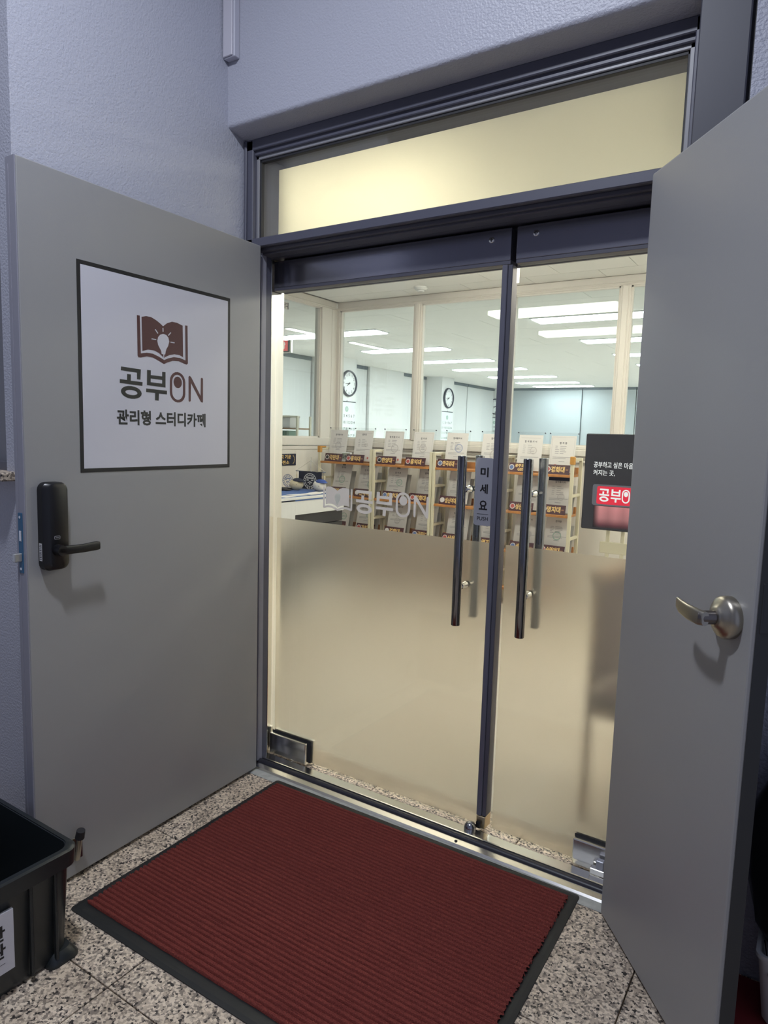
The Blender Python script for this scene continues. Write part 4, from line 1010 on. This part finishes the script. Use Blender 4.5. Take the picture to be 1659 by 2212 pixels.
mb = B(); mb.prism(rrect(-.134, .215, .964, 1.088, .012, 4), lambda a, b, d: (a, -.0204-d, b), .0006).obj('sign_face', SCRR, scn)
fd2 = lambda a, b: (a, -.0214, b)
flat(logo('GONGBU'), fd2, SCRW, 'lettering', scn, (-.118, .028, .982, 1.072))
flat(logo('ON'), fd2, SCRW, 'lettering', scn, (.034, .150, .980, 1.074))
B().box(-.150, .21, -.0203, -.0197, .80, .950).obj('light_glow', GLOW, scn)

# things behind the frosted film by the right leaf
# chair
wc = thing('wooden_chair', 'dark maroon cushioned wooden chair blurred behind the frosted film', 'chair', (1.43, .62, 0), 1.45)
for a in (-.19, .19):
    B().bbox(a-.016, a+.016, -.20, -.17, 0, .44, .004, 1).obj('leg', OAK, wc)
    B().bbox(a-.011, a+.011, .175, .197, 0, .93, .004, 1).obj('leg', OAK, wc)
B().bbox(-.20, .20, -.21, .20, .40, .44, .008).obj('seat_frame', OAK, wc)
B().bbox(-.20, .20, -.21, .19, .44, .49, .02, 3).obj('seat_cushion', MARFAB, wc)
B().bbox(-.175, .175, .165, .20, .50, .885, .015, 3).obj('backrest', MARFAB, wc)
B().bbox(-.21, .21, .168, .204, .89, .94, .008).obj('top_rail', OAK, wc)
hb_ = thing('black_bag', 'black bag on the floor blurred behind the frosted film under the chair', 'bag', (1.43, .62, 0), 1.45)
B().loft([[(a, b, z) for a, b in rrect(-w, w, -d, d, .03, 4)] for w, d, z in ((.13, .06, 0), (.14, .07, .03), (.135, .065, .2), (.11, .03, .28))]).obj('body', BAG, hb_, 50)
B().tube([(-.06, 0, .27), (-.05, 0, .35), (.05, 0, .35), (.06, 0, .27)], .006, 8).obj('strap', BAG, hb_, 60)

# seen through the left side pane
xs = thing('exit_sign', 'small red lit hanging sign seen through the left side pane', 'sign', (-4.64, 5.27, 2.46))
B().bbox(-.25, .27, -.02, .02, 0, .20, .012, 2).obj('case', CREAM, xs)
B().bbox(-.235, .245, -.024, -.019, .012, .188, .008, 1).obj('border', BLACK, xs)
B().box(-.21, .215, -.027, -.0235, .028, .172).obj('panel', EXITR, xs)
txt('비상', .03, lambda a, b: (a, -.028, b), mat('exit_letter', (.5, .5, .45, 1), .5, emis=(.8, .8, .7, 1), estr=.5), 'lettering', xs, (-.02, .19, .05, .15))
B().tube([(0, 0, .2), (0, 0, .27)], .008, 8).obj('hanger', WHITE, xs)
sr = thing('side_rack', 'small white rack with a wooden board beyond the left side pane', 'rack', (-3.72, 4.35, 0))
for a in (-.34, .34):
    for b in (-.12, .12): B().bbox(a-.012, a+.012, b-.012, b+.012, 0, 1.58, .002, 1).obj('upright', RACK, sr)
for z in (1.44, 1.17, .7, .3): B().bbox(-.34, .34, -.13, .13, z-.018, z, .002, 1).obj('shelf_board', OAK if z > 1.4 else WHITE, sr)
B().bbox(-.35, .35, -.125, -.110, 1.562, 1.58, .002, 1).obj('top_bar', RACK, sr)
bx_ = thing('storage_box', 'pale lidded box on the wooden board of the side rack', 'box', (-3.66, 4.33, 1.441))
B().bbox(-.16, .16, -.09, .09, 0, .12, .006).obj('body', PAPER, bx_)
B().bbox(-.165, .165, -.095, .095, .12, .145, .006).obj('lid', mat('box_lid', (.58, .54, .50, 1), .6), bx_)
for i in range(6):
    o = B().bbox(-.018, .018, -.09, .09, 0, .235, .003, 1).obj('binder', GREENB if i % 3 else PAPER); o.location = (-3.92+.075*i, 4.34, 1.171)
    o.rotation_euler = (0, (0, .0, .06, .0, .08, .0)[i], 0)
    tag(o, ('green', 'white')[i % 3 == 0]+' binder on the side rack, '+('first', 'second', 'third', 'fourth', 'fifth', 'last')[i]+' from the left', 'binder', 'binders on the side rack')
